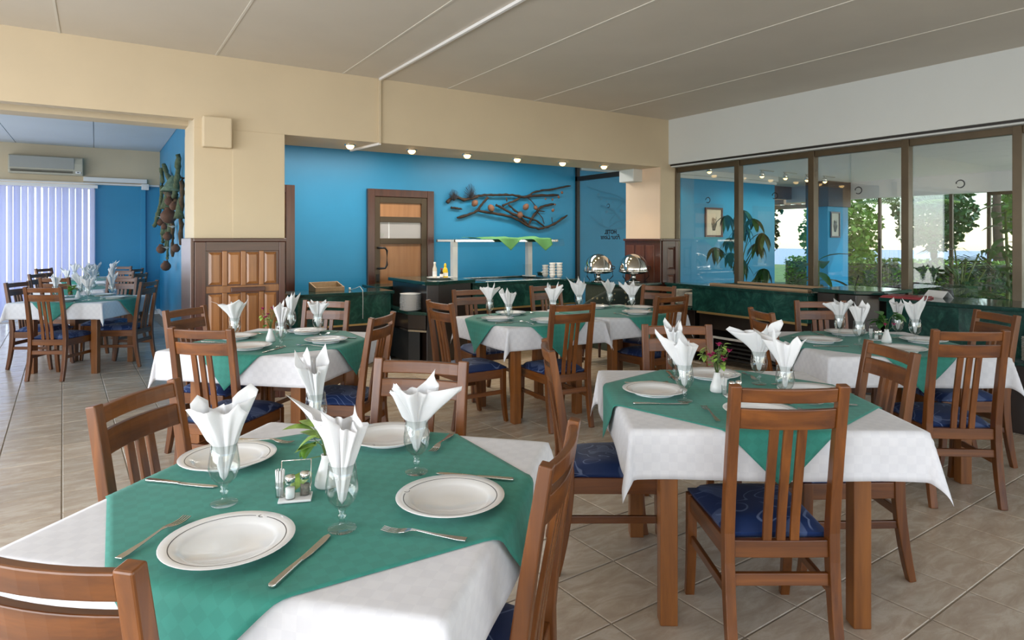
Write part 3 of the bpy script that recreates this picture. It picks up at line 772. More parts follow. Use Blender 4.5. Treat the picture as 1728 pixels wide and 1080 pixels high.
def napkin_mesh(seed):
    rg = random.Random(seed); na, nr = 64, 14; half = rg.uniform(.18, .20)
    k1 = rg.choice([3, 4, 5]); p1, p2, p3 = (rg.uniform(0, 6.28) for _ in range(3))
    lean = rg.uniform(0, 6.28); la = rg.uniform(.0, .16); sq = rg.uniform(.45, .7); flare = [rg.uniform(0, .35) if rg.random() < .82 else rg.uniform(.5, .8) for _ in range(4)]; len_ = [rg.uniform(.82, 1.08) for _ in range(4)]
    off = rg.uniform(0, 1.57)
    vs = [(0, 0, .056)]; fs = []
    for j in range(1, nr+1):
        for i in range(na):
            ph = 2*PI*i/na; c, s_ = abs(math.cos(ph)), abs(math.sin(ph)); Rm = half/max(c, s_)
            q = int(((ph) % (2*PI))/(PI/2)) % 4; cor = abs(math.sin(2*ph))**1.5
            Rm *= (1-(1-len_[q])*cor)*(1-.09*cor)
            rho = Rm*j/nr
            rr = .006+.16*min(rho, .09)
            if rho > .09: rr += (.24+.30*flare[q]*cor)*(rho-.09)+.5*max(0, flare[q]-.4)*cor*(rho-.09)**2/.1
            wv = 1+.34*math.sin(k1*ph+p1)*min(1, rho/.05)+.20*math.sin((k1*2+1)*ph+p2)*min(1, rho/.08)+.10*math.sin(5*ph+30*rho+p3)+.06*math.sin(13*ph-22*rho+p2)
            rr *= wv
            z = .056+rho*(.98-.12*max(0, rho-.1)/.1*flare[q]*cor)
            sx = min(1, .75+rho*1.5); sqq = 1-(1-sq)*min(1, rho/.06)
            x = rr*math.cos(ph+off)*1.25*sx; y = rr*math.sin(ph+off)*sqq*1.25*sx
            lz = max(0, z-.14); x += math.cos(lean)*la*lz*1.5; y += math.sin(lean)*la*lz*1.5
            # stay inside the bowl
            if z < .15:
                lim = .0275 if z > .075 else .012+.0155*(z-.056)/.019
                l = math.hypot(x, y)
                if l > lim: x *= lim/l; y *= lim/l
            vs.append((x, y, z))
    for i in range(na): fs.append((0, 1+i, 1+(i+1) % na))
    for j in range(nr-1):
        for i in range(na):
            a = 1+j*na+i; b = 1+j*na+(i+1) % na; fs.append((a, a+na, b+na, b))
    return MB().add(vs, fs, True)
NAP = []
def make_napkin(label, seed, group, loc, rz):
    o = napkin_mesh(seed).build('napkin', 'napkin_paper', None, 0, loc, rz)
    so = o.modifiers.new('thickness', 'SOLIDIFY'); so.thickness = .0008; so.offset = 0
    return tag(o, label, 'napkin', group)
def make_fork(label):
    t = thing('fork', label, 'fork')
    L = [(-.098, .0085, .003), (-.08, .0088, .003), (-.03, .0045, .006), (.015, .0032, .011), (.03, .006, .011), (.042, .0105, .008), (.055, .0115, .006)]
    secs = [[(-w_, y, z), (w_, y, z), (w_, y, z+.0022), (-w_, y, z+.0022)] for y, w_, z in L]
    MB().loft(secs).build('handle', 'steel', t, .0006)
    m = MB()
    for k in range(4):
        x = -.0094+k*.00627
        m.loft([[(x-.0016, y, z), (x+.0016, y, z), (x+.0016, y, z+.002), (x-.0016, y, z+.002)] for y, z in ((.052, .006), (.065, .0045), (.082, .005), (.098, .008))])
    m.build('tines', 'steel', t)
    return t
def make_knife(label):
    t = thing('table_knife', label, 'knife')
    secs = [[(-w_, y, 0), (w_, y, 0), (w_, y, h), (-w_, y, h)] for y, w_, h in ((-.11, .004, .005), (-.105, .0085, .006), (-.05, .0072, .006), (-.005, .0055, .005))]
    MB().loft(secs).build('handle', 'steel', t, .0015)
    pts = [(-.006, -.006), (.006, -.006), (.0095, .02), (.0095, .08), (.006, .105), (-.003, .112), (-.008, .10), (-.006, .02)]
    MB().prism(pts, .002, .0035).build('blade', 'steel', t, .0005)
    return t
P0 = G0 = F0 = K0 = None
def setting(tk, side, px_, py_, fa, place, gob=None, fork=None, knife=None, seed=0):
    """side: plate centre in world; fa: direction the diner looks; gob/fork/knife: world spots or None."""
    global P0, G0, F0, K0
    d = TBL[tk][4]; z = TH+.0045; rz = R(fa-90); c, s_ = math.cos(rz), math.sin(rz)
    def L(u, v): return (px_+u*c-v*s_, py_+u*s_+v*c)
    lab = 'white plate, %s of the %s' % (place, d)
    if P0 is None: P0 = make_plate(lab); P0.location = (px_, py_, z); P0.rotation_euler = (0, 0, rz); P0['group'] = 'dinner plates'
    else: dup(P0, (px_, py_, z), rz, lab, 'dinner plates')
    gx, gy = gob or L(.17, .13)
    lab = 'stemmed glass, %s of the %s' % (place, d)
    if G0 is None: G0 = make_goblet(lab); G0.location = (gx, gy, z); G0['group'] = 'stemmed glasses'
    else: dup(G0, (gx, gy, z), seed, lab, 'stemmed glasses')
    make_napkin('white napkin in a glass, %s of the %s' % (place, d), seed, 'folded napkins', (gx, gy, z), seed*1.3)
    if fork is not False:
        fx, fy, fr = fork or (*L(-.185, .0), fa-90)
        lab = 'steel fork, %s of the %s' % (place, d)
        if F0 is None: F0 = make_fork(lab); F0.location = (fx, fy, z); F0.rotation_euler = (0, 0, R(fr)); F0['group'] = 'forks'
        else: dup(F0, (fx, fy, z), R(fr), lab, 'forks')
        kx, ky, kr = knife or (*L(.18, -.01), fa-90)
        lab = 'steel knife, %s of the %s' % (place, d)
        if K0 is None: K0 = make_knife(lab); K0.location = (kx, ky, z); K0.rotation_euler = (0, 0, R(kr)); K0['group'] = 'table knives'
        else: dup(K0, (kx, ky, z), R(kr), lab, 'table knives')
NEAR, LEFT, FAR, RIGHT = 'near-left place', 'far-left place', 'far-right place', 'near-right place'
setting('n', 0, .238, 1.472, 43.8, NEAR, (.468, 1.426), None, None, 11)
setting('n', 0, .329, 2.043, -46, LEFT, (.268, 1.723), None, None, 12)
setting('n', 0, .802, 1.977, -136, FAR, (.609, 2.122), None, None, 13)
setting('n', 0, .741, 1.422, 134, RIGHT, (.758, 1.66), None, None, 14)
def auto(tk, seeds, places=(0, 1, 2, 3), dist=.33, cutlery=True, names=(NEAR, LEFT, FAR, RIGHT), gob=None):
    x, y, a, s, d = TBL[tk]
    for k in places:
        fa = (a+90)-90*k
        setting(tk, 0, x-dist*math.cos(R(fa)), y-dist*math.sin(R(fa)), fa, names[k], gob[k] if gob else None, None if cutlery else False, None, seeds+k)
SQ = ('near place', 'left place', 'far place', 'right place')
auto('r', 30, names=SQ, gob=[(2.317, 1.56), (2.001, 1.799), (2.302, 2.13), (2.522, 1.829)])
auto('c', 40, names=SQ, gob=[(.951, 4.056), (.757, 4.46), (1.15, 4.62), (1.276, 4.40)])
auto('m', 50, places=(0, 1, 2), names=SQ, dist=.29, gob=[(3.22, 4.33), (2.717, 4.234), (2.80, 4.66), None])
auto('k', 60, places=(0, 2, 3), names=SQ, dist=.29, gob=[(4.11, 4.321), None, (3.72, 4.60), (4.18, 4.70)])
auto('f', 70, names=SQ, gob=[(4.38, 2.03), (3.979, 2.168), (4.20, 2.42), (4.45, 2.17)])
auto('a', 80, names=SQ); auto('b', 90, names=SQ, cutlery=False); auto('d', 100, names=SQ, cutlery=False)

# ------------------------------------------------------------------ vases and caddies
def leaf_pts(L, W, droop=.2, n=5, fold=.12):
    rows = []
    for k in range(n+1):
        u = k/n; wv = W*math.sin(PI*min(1, u*.96+.04))**.8*(1-.25*u); z = -droop*L*u*u
        rows.append([(-wv/2, L*u, z+fold*wv), (0, L*u, z), (wv/2, L*u, z+fold*wv)])
    return rows
def add_leaf(mb, M, L, W, droop=.2, n=5):
    rows = leaf_pts(L, W, droop, n); v = [M @ Vector(p) for r_ in rows for p in r_]; f = []
    for k in range(n):
        for i in range(2): a = k*3+i; f.append((a, a+1, a+4, a+3))
    mb.add(v, f, True)
def TR(x, y, z, rz=0, rx=0, ry=0): return Matrix.Translation((x, y, z)) @ Euler((rx, ry, rz), 'XYZ').to_matrix().to_4x4()
def vase(kind, label, x, y, seed):
    rg = random.Random(seed)
    t = thing('bud_vase', label, 'vase', (x, y, TH+.004), 0, 'table vases')
    MB().lathe([(0, 0), (.026, 0), (.030, .006), (.028, .025), (.018, .055), (.0125, .075), (.0135, .085), (.012, .085), (.010, .075), (0, .07)], 24).build('vessel', 'ceramic_white', t)
    st = MB(); heads = []
    n = {'ivy': 5, 'petunia': 9, 'rose': 6}[kind]
    for k in range(n):
        a = rg.uniform(0, 6.28) if kind != 'ivy' else R(147)+rg.uniform(-.9, .9); h = rg.uniform(.05, .12) if kind != 'ivy' else rg.uniform(-.005, .075); sp = rg.uniform(.02, .07)
        p = (sp*math.cos(a), sp*math.sin(a), .085+h); heads.append((p, a)); st.tube([(0, 0, .07), (p[0]*.35, p[1]*.35, .085+h*.6), p], .0013, 5)
    st.build('stems', 'stem_green', t)
    for (p, a) in heads:
        q = 2 if kind == 'ivy' else 4
        for j in range(q):
            lv = MB(); sz = rg.uniform(.055, .085) if kind != 'petunia' else rg.uniform(.022, .036)
            if kind == 'rose': sz = rg.uniform(.05, .085)
            add_leaf(lv, TR(p[0], p[1], p[2]-rg.uniform(0, .04), a-PI/2+rg.uniform(-1.1, 1.1), rg.uniform(-.7, .5)), sz, sz*.75, .3)
            lv.build('leaf', 'leaf_light' if kind != 'rose' else 'leaf', t)
    if kind != 'ivy':
        for k in range(6 if kind == 'petunia' else 2):
            a = rg.uniform(0, 6.28) if kind == 'petunia' else [3.5, 4.6][k]; r_ = rg.uniform(.03, .075); h = .085+rg.uniform(.05, .13) if kind == 'petunia' else .12
            fl = MB(); cx, cy = r_*math.cos(a), r_*math.sin(a)
            for j in range(6):
                add_leaf(fl, TR(cx, cy, h, j*PI/3+k, .5+.3*(j % 2)), .02, .02, .25, 3)
            fl.lathe([(0, -.004), (.006, 0), (.004, .006), (0, .008)], 8, (cx, cy, h))
            fl.build('flower', 'petal', t)
            MB().tube([(0, 0, .075), (cx*.5, cy*.5, h*.75), (cx, cy, h)], .0012, 5).build('flower_stalk', 'stem_green', t)
    return t
vase('ivy', 'white bud vase with variegated ivy on the nearest table', .515, 1.70, 1)
vase('petunia', 'white bud vase with magenta petunias on the front right table', 2.243, 1.835, 2)
vase('petunia', 'white bud vase with a magenta flower on the table before the panelled column', .944, 4.30, 3)
vase('rose', 'white bud vase with broad leaves and a dark red bloom on the far right table', 4.216, 2.123, 4)
vase('ivy', 'small vase of greens on the first table in the room with blinds', -.16, 8.62, 5)
vase('petunia', 'small vase of greens on the second table in the room with blinds', -.02, 10.62, 6)
def caddy(label, x, y, rz):
    t = thing('condiment_caddy', label, 'caddy', (x, y, TH+.004), rz, 'condiment caddies')
    bx(-.04, .04, -.028, .028, 0, .006).build('tray', 'white_plastic', t, .002)
    m = MB()
    for sx in (-1, 1): m.tube([(sx*.036, .0, .004), (sx*.036, .0, .03), (sx*.036, .024, .03), (sx*.036, .024, .09)], .0015, 6)
    m.tube([(-.036, .024, .09), (.036, .024, .09)], .0015, 6); m.build('wire_rail', 'chrome', t)
    for k, (sx, mat, nm) in enumerate(((-.012, 'salt', 'salt_shaker'), (.022, 'pepper', 'pepper_shaker'))):
        yy = -.010 if k == 0 else .008
        s_ = MB().lathe([(0, .006), (.0125, .006), (.0135, .012), (.0125, .045), (.011, .05), (.0, .05)], 16, (sx, yy, 0)).build(nm, 'goblet_glass', t)
        MB().lathe([(0, .008), (.011, .008), (.0115, .033), (0, .033)], 12, (sx, yy, 0)).build('filling', mat, s_)
        MB().lathe([(.0125, .048), (.013, .058), (.011, .064), (0, .066)], 16, (sx, yy, 0)).build('cap', 'chrome', s_)
    g = MB().lathe([(0, .006), (.011, .006), (.0125, .045), (.0118, .045), (.0105, .008), (0, .008)], 16, (-.038, .006, 0)).build('toothpick_glass', 'goblet_glass', t)
    for j in range(9):
        a = j*.7; MB().tube([(-.038+.006*math.cos(a), .006+.006*math.sin(a), .01), (-.038+.010*math.cos(a), .006+.010*math.sin(a), .074)], .0022, 5).build('toothpick', 'white_plastic', g)
    return t
caddy('salt, pepper and toothpick caddy on the nearest table', .425, 1.66, R(-20))
caddy('salt, pepper and toothpick caddy on the front right table', 2.24, 1.745, R(-35))
caddy('salt, pepper and toothpick caddy on the far right table', 4.27, 2.21, R(-30))

# ------------------------------------------------------------------ buffet run (left to right)
def slab(pts, z, th, name, t, mat='green_marble_top'): return MB().prism(pts, z-th, z).build(name, mat, t, .006)
t = thing('buffet_counter', 'low green marble counter with a rounded end beside the panelled column', 'counter', (0, 0, 0), 0, 'buffet counters')
arc = [(1.86+.13*math.cos(R(a)), 7.08+.13*math.sin(R(a))) for a in range(180, 271, 15)]
MB().prism([(1.75, 7.5)]+[(x+.02, y+.02) for x, y in arc]+[(2.86, 6.97), (2.86, 7.5)], .47, .80).build('front_panel', 'green_marble', t, .004)
slab([(1.73, 7.52)]+arc+[(2.90, 6.95), (2.90, 7.52)], .83, .035, 'countertop', t)
bx(1.90, 2.87, 6.962, 6.972, .455, .475).build('metal_strip', 'gold_strip', t)
MB().prism([(1.80, 7.48), (1.88, 7.05), (2.84, 7.05), (2.84, 7.48)], 0, .47).build('plinth', 'dark_cabinet', t, .004)
t = thing('corner_counter', 'dark corner counter with a lower shelf for plates', 'counter', (0, 0, 0), 0, 'buffet counters')
MB().prism([(2.92, 7.56), (3.06, 7.56), (3.60, 7.90), (3.60, 8.02), (2.92, 8.02)], .0, .80).build('back_panel', 'green_marble', t, .004)
slab([(2.90, 7.53), (3.06, 7.53), (3.62, 7.87), (3.62, 8.04), (2.90, 8.04)], .835, .035, 'countertop', t)
MB().prism([(2.92, 6.62), (3.055, 6.42), (3.055, 7.555), (2.92, 7.555)], .58, .615).build('shelf', 'green_marble_top', t, .006)
MB().prism([(2.93, 6.64), (3.055, 6.45), (3.055, 7.55), (2.93, 7.55)], .42, .58).build('drawer_front', 'dark_cabinet', t, .004)
MB().prism([(2.925, 6.63), (3.055, 6.435), (3.055, 7.55), (2.925, 7.55)], .395, .415).build('metal_strip', 'steel', t)
MB().prism([(2.97, 7.40), (2.97, 6.72), (3.055, 6.60), (3.055, 7.40)], .03, .395).build('base', 'dark_base', t, .006)
for y in (6.75, 7.35): MB().lathe([(0, 0), (.012, 0), (.016, .015), (.012, .03), (0, .03)], 12, (3.0, y, 0)).build('caster', 'black_plastic', t)
t = thing('service_block', 'tall dark wood block with a green top holding the sauce bottles', 'counter', (0, 0, 0), 0, 'buffet counters')
MB().prism([(3.10, 7.50), (3.10, 6.52), (3.22, 6.47), (3.72, 6.62), (3.72, 7.50)], 0, .91).build('body', 'dark_cabinet', t, .006)
slab([(3.06, 7.55), (3.06, 6.48), (3.21, 6.43), (3.76, 6.58), (3.76, 7.55)], .95, .04, 'countertop', t)
t = thing('salad_counter', 'green marble buffet counter standing before the blue wall', 'counter', (0, 0, 0), 0, 'buffet counters')
MB().box(3.80, 5.36, 6.72, 7.70, .58, .865).build('front_panel', 'green_marble', t, .004)
MB().box(3.78, 5.40, 6.68, 6.83, .865, .90).box(3.78, 5.40, 7.58, 7.74, .865, .90).box(3.78, 4.05, 6.83, 7.58, .865, .90).box(5.15, 5.40, 6.83, 7.58, .865, .90).build('countertop', 'green_marble_top', t, .005)
MB().box(4.05, 5.15, 6.83, 7.58, .866, .88).build('well_floor', 'steel', t)
MB().box(4.03, 5.17, 6.80, 6.83, .895, .905).box(4.03, 5.17, 7.58, 7.61, .895, .905).box(4.03, 4.06, 6.83, 7.58, .895, .905).box(5.14, 5.17, 6.83, 7.58, .895, .905).build('well_rim', 'steel', t, .003)
bx(3.80, 5.36, 6.705, 6.72, .56, .582).build('metal_strip', 'gold_strip', t)
bx(3.85, 5.30, 6.82, 7.66, 0, .58).build('plinth', 'dark_cabinet', t, .004)
# sneeze guard
t = thing('sneeze_guard', 'white posted sneeze guard shelf over the salad counter', 'sneeze guard', (0, 0, .905))
for x in (3.95, 5.14):
    bx(x-.035, x+.035, 7.44, 7.52, 0, .50).build('post', 'white_plastic', t, .004)
    bx(x-.06, x+.06, 7.38, 7.56, -.004, .012).build('foot', 'white_plastic', t, .003)
bx(3.80, 5.42, 7.16, 7.20, .48, .515).build('front_rail', 'steel', t, .004)
bx(3.80, 5.42, 7.66, 7.70, .48, .515).build('rear_rail', 'steel', t, .004)
for x in (3.80, 4.6, 5.38): bx(x, x+.04, 7.20, 7.66, .485, .51).build('cross_rail', 'white_plastic', t, .003)
bx(3.72, 5.48, 7.12, 7.72, .518, .524).build('glass_shelf', 'acrylic', t)
MB().add([(3.72, 7.12, .52), (5.48, 7.12, .52), (5.48, 7.09, .42), (3.72, 7.09, .42), (3.72, 7.126, .52), (5.48, 7.126, .52), (5.48, 7.096, .42), (3.72, 7.096, .42)], [(0, 1, 2, 3), (7, 6, 5, 4), (0, 4, 5, 1), (3, 2, 6, 7), (0, 3, 7, 4), (1, 5, 6, 2)]).build('glass_visor', 'acrylic', t)
# green cloths thrown over the guard
def drape(name, label, x0, x1, y0, y1, z, tips, mat, seed):
    rg = random.Random(seed); n = 40; k = 20; v = []; f = []
    for j in range(k+1):
        for i in range(n+1):
            u = i/n; w_ = j/k; x = x0+(x1-x0)*u; s_ = w_*1.0
            zt = z+.012+.012*math.sin(13*u+2*w_+seed)*math.sin(PI*w_)+.010*math.sin(31*u+4*w_)
            if s_ < .6: v.append((x, y1+(y0-y1)*s_/.6, max(zt, z+.003)))
            else:
                e = (s_-.6)/.4; d = max(.012, max(h*(1-abs(u-c)/wd) for c, wd, h in tips))
                v.append((x+.01*math.sin(9*u), y0-.012-.035*e-.01*math.sin(20*u), z+.006-d*e))
    for j in range(k):
        for i in range(n): a = j*(n+1)+i; f.append((a, a+1, a+n+2, a+n+1))
    o = MB().add(v, f, True).build(name, mat); so = o.modifiers.new('thickness', 'SOLIDIFY'); so.thickness = .002; so.offset = 1
    return tag(o, label, 'cloth')
drape('green_cloth', 'light green cloths draped along the top of the sneeze guard', 4.12, 5.24, 7.11, 7.60, 1.4295, [(.40, .18, .16), (.90, .20, .17)], 'green_napkin', 3)

# sauce tray and bottles
t = thing('sauce_tray', 'white oval tray under the sauce bottles', 'tray', (3.47, 6.92, .951))
MB().lathe([(0, .003), (.12, .003), (.155, .014), (.165, .016), (.165, .019), (.15, .017), (.12, .008), (0, .008)], 32).build('dish', 'china', t); MB().lathe([(.09, 0), (.1, 0), (.1, .004), (.09, .004)], 24).build('foot_ring', 'china', t)
def bottle(label, x, y, prof, mat, capm, capprof, lab=None):
    t = thing('sauce_bottle', label, 'bottle', (x, y, .9595), 0, 'sauce bottles on the tray')
    MB().lathe(prof, 18).build('body', mat, t); MB().lathe(capprof, 14).build('cap', capm, t)
    if lab: MB().lathe(lab[0], 18).build('label_band', lab[1], t)
bottle('yellow mustard squeeze bottle on the sauce tray', 3.53, 6.91, [(0, 0), (.03, 0), (.034, .01), (.034, .07), (.026, .11), (.014, .125), (0, .125)], 'yellow_plastic', 'yellow_plastic', [(.013, .124), (.016, .13), (.014, .16), (.006, .175), (0, .175)], ([(.0345, .02), (.0345, .06)], 'bright_white'))
bottle('tall clear sauce bottle with a white label on the tray', 3.40, 6.93, [(0, 0), (.024, 0), (.026, .01), (.026, .11), (.014, .145), (.012, .165), (0, .165)], 'china_cream', 'white_plastic', [(.013, .164), (.014, .168), (.014, .19), (0, .19)], ([(.0265, .02), (.0265, .08)], 'bright_white'))
bottle('small dark pepper sauce bottle with a white label', 3.455, 6.86, [(0, 0), (.02, 0), (.021, .01), (.021, .06), (.01, .085), (.009, .1), (0, .1)], 'dark_cabinet', 'red_leather', [(.0098, .099), (.011, .103), (.011, .118), (0, .118)], ([(.0215, .015), (.0215, .05)], 'bright_white'))
# plate stacks: every plate its own thing
SP = None
def stack(x, y, z, n, what, scale=1.0, dz=.0105, mat='china', grp='stacked plates'):
    p0 = None
    for k in range(n):
        lab = '%s, %s' % ('topmost plate' if k == n-1 else ('lowest plate' if k == 0 else 'plate %s from the bottom' % ['', 'second', 'third', 'fourth', 'fifth', 'sixth', 'seventh', 'eighth', 'ninth', 'tenth', 'eleventh', 'twelfth', 'thirteenth', 'fourteenth'][k]), what)
        if p0 is None:
            p0 = MB().lathe([(0, 0), (.07, 0), (.075, .002), (.118, .016), (.121, .0185), (.119, .0195), (.075, .006), (0, .005)], 28).build('stacked_plate', mat, None, 0, (x, y, z)); p0.scale = (scale,)*3; tag(p0, lab, 'plate', grp); o = p0
        else:
            o = p0.copy(); COL.objects.link(o); o.location = (x+rnd.uniform(-.001, .001), y+rnd.uniform(-.001, .001), z+k*dz); tag(o, lab, 'plate', grp)
stack(2.985, 6.70, .6155, 14, 'stack on the low shelf left of the service block', 1.0, .0135)
# bowls
b0 = None
for s_, (x, y, n) in enumerate(((5.24, 7.22, 4), (5.30, 6.98, 5), (5.20, 7.0, 5))):
    for k in range(n):
        lab = '%s white bowl, %s stack at the end of the salad counter' % (['lowest', 'second', 'third', 'fourth', 'fifth'][k], ['rear', 'right front', 'left front'][s_])
        if b0 is None:
            b0 = MB().lathe([(0, 0), (.028, 0), (.03, .005), (.042, .03), (.046, .045), (.044, .045), (.038, .026), (0, .008)], 24).build('soup_bowl', 'ceramic_white', None); o = b0
        else: o = b0.copy(); COL.objects.link(o)
        o.location = (x, y, .9055+k*.038); tag(o, lab, 'bowl', 'stacked bowls on the salad counter')
t = thing('acrylic_holder', 'clear acrylic sign holder on the salad counter', 'holder', (5.03, 7.36, .9055), R(10))
bx(-.08, .08, -.003, .003, 0, .17).build('sheet', 'acrylic', t); bx(-.08, .08, -.04, .04, 0, .004).build('base', 'acrylic', t)
t = thing('serving_pan', 'small steel pan at the end of the salad counter', 'pan', (5.33, 7.42, .9055))
MB().lathe([(0, 0), (.06, 0), (.068, .01), (.07, .05), (.075, .053), (.068, .05), (.064, .012), (0, .006)], 24).build('bowl', 'steel', t); bx(-.02, .02, .07, .13, .035, .045).build('handle', 'steel', t, .003)

# menu stand on the low counter
t = thing('menu_box', 'wooden open box standing on the low green counter', 'box', (2.22, 7.30, .8305), R(4))
bx(-.17, .17, .10, .12, 0, .10).build('back_board', 'pale_wood', t, .003); bx(-.17, .17, -.10, -.08, 0, .05).build('front_board', 'pale_wood', t, .003)
for sx in (-1, 1): MB().prism([(-.09, 0), (.11, 0), (.11, .10), (-.09, .05)], -.008, .008).build('side_board', 'pale_wood', t, .002).matrix_local = Matrix(((0, 0, 1, sx*.162), (1, 0, 0, 0), (0, 1, 0, 0), (0, 0, 0, 1)))
t = thing('cable', 'thin pale cable hanging over the front of the low counter', 'cable', (2.48, 7.2, .831))
MB().tube([(0, .05, .005), (.0, -.1, .03), (.015, -.22, .06), (.03, -.27, .02), (.035, -.262, -.1), (.035, -.258, -.30)], .003, 6).build('lead', 'white_plastic', t); MB().lathe([(0, 0), (.012, 0), (.012, .03), (0, .03)], 10, (.0, .08, 0)).build('plug', 'white_plastic', t)

# side counter with chafing dishes
t = thing('chafing_counter', 'dark olive counter carrying the two chafing dishes', 'counter', (0, 0, 0), 0, 'buffet counters')
bx(5.46, 6.18, 5.98, 6.62, 0, .83).build('body', 'olive_fabric', t, .006); slab([(5.43, 5.95), (6.19, 5.95), (6.19, 6.64), (5.43, 6.64)], .86, .03, 'countertop', t)
bx(5.44, 6.185, 5.944, 5.952, .833, .857).build('metal_strip', 'steel', t)
def chafer(label, x, y, rz):
    t = thing('chafing_dish', label, 'chafing dish', (x, y, .8605), rz, 'chafing dishes')
    MB().lathe([(0, 0), (.09, 0), (.10, .008), (.06, .02), (.032, .05), (.030, .10), (.05, .115), (0, .12)], 28).build('pedestal', 'steel', t)
    MB().lathe([(0, .105), (.10, .105), (.165, .118), (.195, .135), (.205, .14), (.205, .147), (.19, .147)], 36).build('water_pan', 'chrome', t)
    MB().lathe([(.192, .1475), (.195, .16), (.190, .20), (.172, .26), (.14, .31), (.10, .345), (.05, .366), (0, .372)], 40).build('dome_lid', 'chrome', t)
    for s_ in (-1, 1):
        MB().tube([(s_*.20, -.05, .14), (s_*.235, -.045, .142), (s_*.24, 0, .142), (s_*.235, .045, .142), (s_*.20, .05, .14)], .006, 8).build('handle', 'black_plastic', t)
    for k in range(3):
        a = 2*PI*k/3+.5
        MB().tube([(.19*math.cos(a), .19*math.sin(a), .135), (.20*math.cos(a), .20*math.sin(a), .08), (.15*math.cos(a), .15*math.sin(a), .03), (.17*math.cos(a), .17*math.sin(a), .004)], .006, 6).build('leg', 'dark_frame', t)
    MB().tube([(0, -.196, .17), (0, -.225, .175), (0, -.225, .20), (0, -.186, .215)], .006, 8).build('lid_handle', 'black_plastic', t)
chafer('left domed chafing dish, in front of the glass partition', 5.58, 6.50, R(35))
chafer('right domed chafing dish, beside the panelled right column', 5.93, 6.20, R(35))
# dotted tub chair
t = thing('tub_chair', 'dark green dotted tub chair before the chafing counter', 'armchair', (4.98, 5.66, 0), R(200))
sec = []
n = 16
for k in range(n+1):
    a = R(-20+220*k/n); r0, r1 = .27, .34; h = .87 if 4 < k < n-4 else .87-.16*(abs(k-n/2)-4)/4
    c, s_ = math.cos(a), math.sin(a)
    sec.append([(r0*c, r0*s_, .30), (r1*c, r1*s_, .28), ((r1+.015)*c, (r1+.015)*s_, h-.04), ((r0+r1)/2*c, (r0+r1)/2*s_, h), ((r0-.01)*c, (r0-.01)*s_, h-.05)])
MB().loft(sec, True, True).build('shell', 'dotted_fabric', t)
MB().lathe([(0, .28), (.27, .28), (.28, .40), (.25, .44), (0, .45)], 28).build('seat', 'dotted_fabric', t)
for sx in (-1, 1):
    for sy in (-1, 1): MB().tube([(sx*.2, sy*.2, 0), (sx*.19, sy*.19, .30)], [.016, .022], 8).build('leg', 'mahogany', t)

# ------------------------------------------------------------------ counters along the windows
t = thing('window_counter', 'green marble salad counter under the windows with a pale wood rim', 'counter', (0, 0, 0), 0, 'buffet counters')
bx(5.80, 6.46, 3.66, 5.10, .60, .87).build('front_panel', 'green_marble', t, .004)
MB().box(5.76, 5.92, 3.62, 5.14, .87, .90).box(6.36, 6.47, 3.62, 5.14, .87, .90).box(5.92, 6.36, 3.62, 3.76, .87, .90).box(5.92, 6.36, 5.0, 5.14, .87, .90).build('countertop', 'green_marble_top', t, .004)
MB().box(5.86, 5.93, 3.70, 4.9, .90, .925).box(6.35, 6.42, 3.70, 4.9, .90, .925).build('well_rim', 'pale_wood', t, .004)
bx(5.92, 6.36, 3.76, 5.0, .871, .88).build('well_floor', 'steel', t)
bx(5.785, 5.80, 3.66, 5.02, .58, .602).build('metal_strip', 'gold_strip', t)
MB().box(5.90, 6.44, 3.68, 5.08, .40, .60).box(6.38, 6.44, 3.68, 5.08, 0, .40).box(5.90, 6.38, 3.68, 3.84, 0, .40).box(5.90, 6.38, 4.92, 5.08, 0, .40).build('carcass', 'dark_cabinet', t, .004)
MB().box(5.885, 5.90, 4.02, 4.90, .30, .325).box(5.885, 5.90, 4.02, 4.045, .05, .30).box(5.885, 5.90, 4.875, 4.90, .05, .30).build('vent_frame', 'white_plastic', t, .002)
for k in range(5): bx(5.93, 5.945, 4.05, 4.87, .07+k*.045, .09+k*.045).build('vent_slat', 'dark_base', t)
bx(5.82, 6.30, 5.14, 5.62, .595, .62).build('side_shelf', 'green_marble_top', t, .005)
bx(5.90, 6.28, 5.15, 5.58, 0, .595).build('side_cabinet', 'dark_cabinet', t, .004)
bx(6.24, 6.46, 5.16, 5.92, .62, .83).build('rear_panel', 'green_marble', t, .004); bx(6.22, 6.47, 5.15, 5.93, .83, .86).build('rear_top', 'green_marble_top', t, .005)
stack(6.03, 5.26, .6205, 12, 'front stack beside the window counter', .95, .0125, 'china_cream', 'plates beside the window counter')
stack(6.10, 5.50, .6205, 14, 'rear stack beside the window counter', .95, .0125, 'china_cream', 'plates beside the window counter')
t = thing('drinks_block', 'dark wood block with a polished green top under the windows', 'counter', (0, 0, 0), 0, 'buffet counters')
MB().prism([(5.86, 3.60), (5.86, 3.22), (6.0, 3.08), (6.46, 3.08), (6.46, 3.60)], 0, .91).build('body', 'dark_cabinet', t, .006)
slab([(5.80, 3.615), (5.80, 3.20), (5.97, 3.03), (6.485, 3.03), (6.485, 3.615)], .95, .035, 'countertop', t)
MB().tube([(5.842, 3.40, .0), (5.842, 3.40, .91)], .012, 8).build('corner_pipe', 'steel', t)
t = thing('pen_tray', 'small clear tray with a pen on the drinks block', 'tray', (6.2, 3.42, .9505))
MB().box(-.1, .1, -.05, .05, 0, .004).box(-.1, .1, -.05, -.046, .004, .03).box(-.1, .1, .046, .05, .004, .03).build('tray', 'acrylic', t); MB().tube([(0, 0, .008), (.03, -.02, .12)], [.003, .006], 6).build('pen', 'dark_frame', t)
t = thing('curved_counter', 'curved dark green counter running out of frame on the right', 'counter', (0, 0, 0), 0, 'buffet counters')
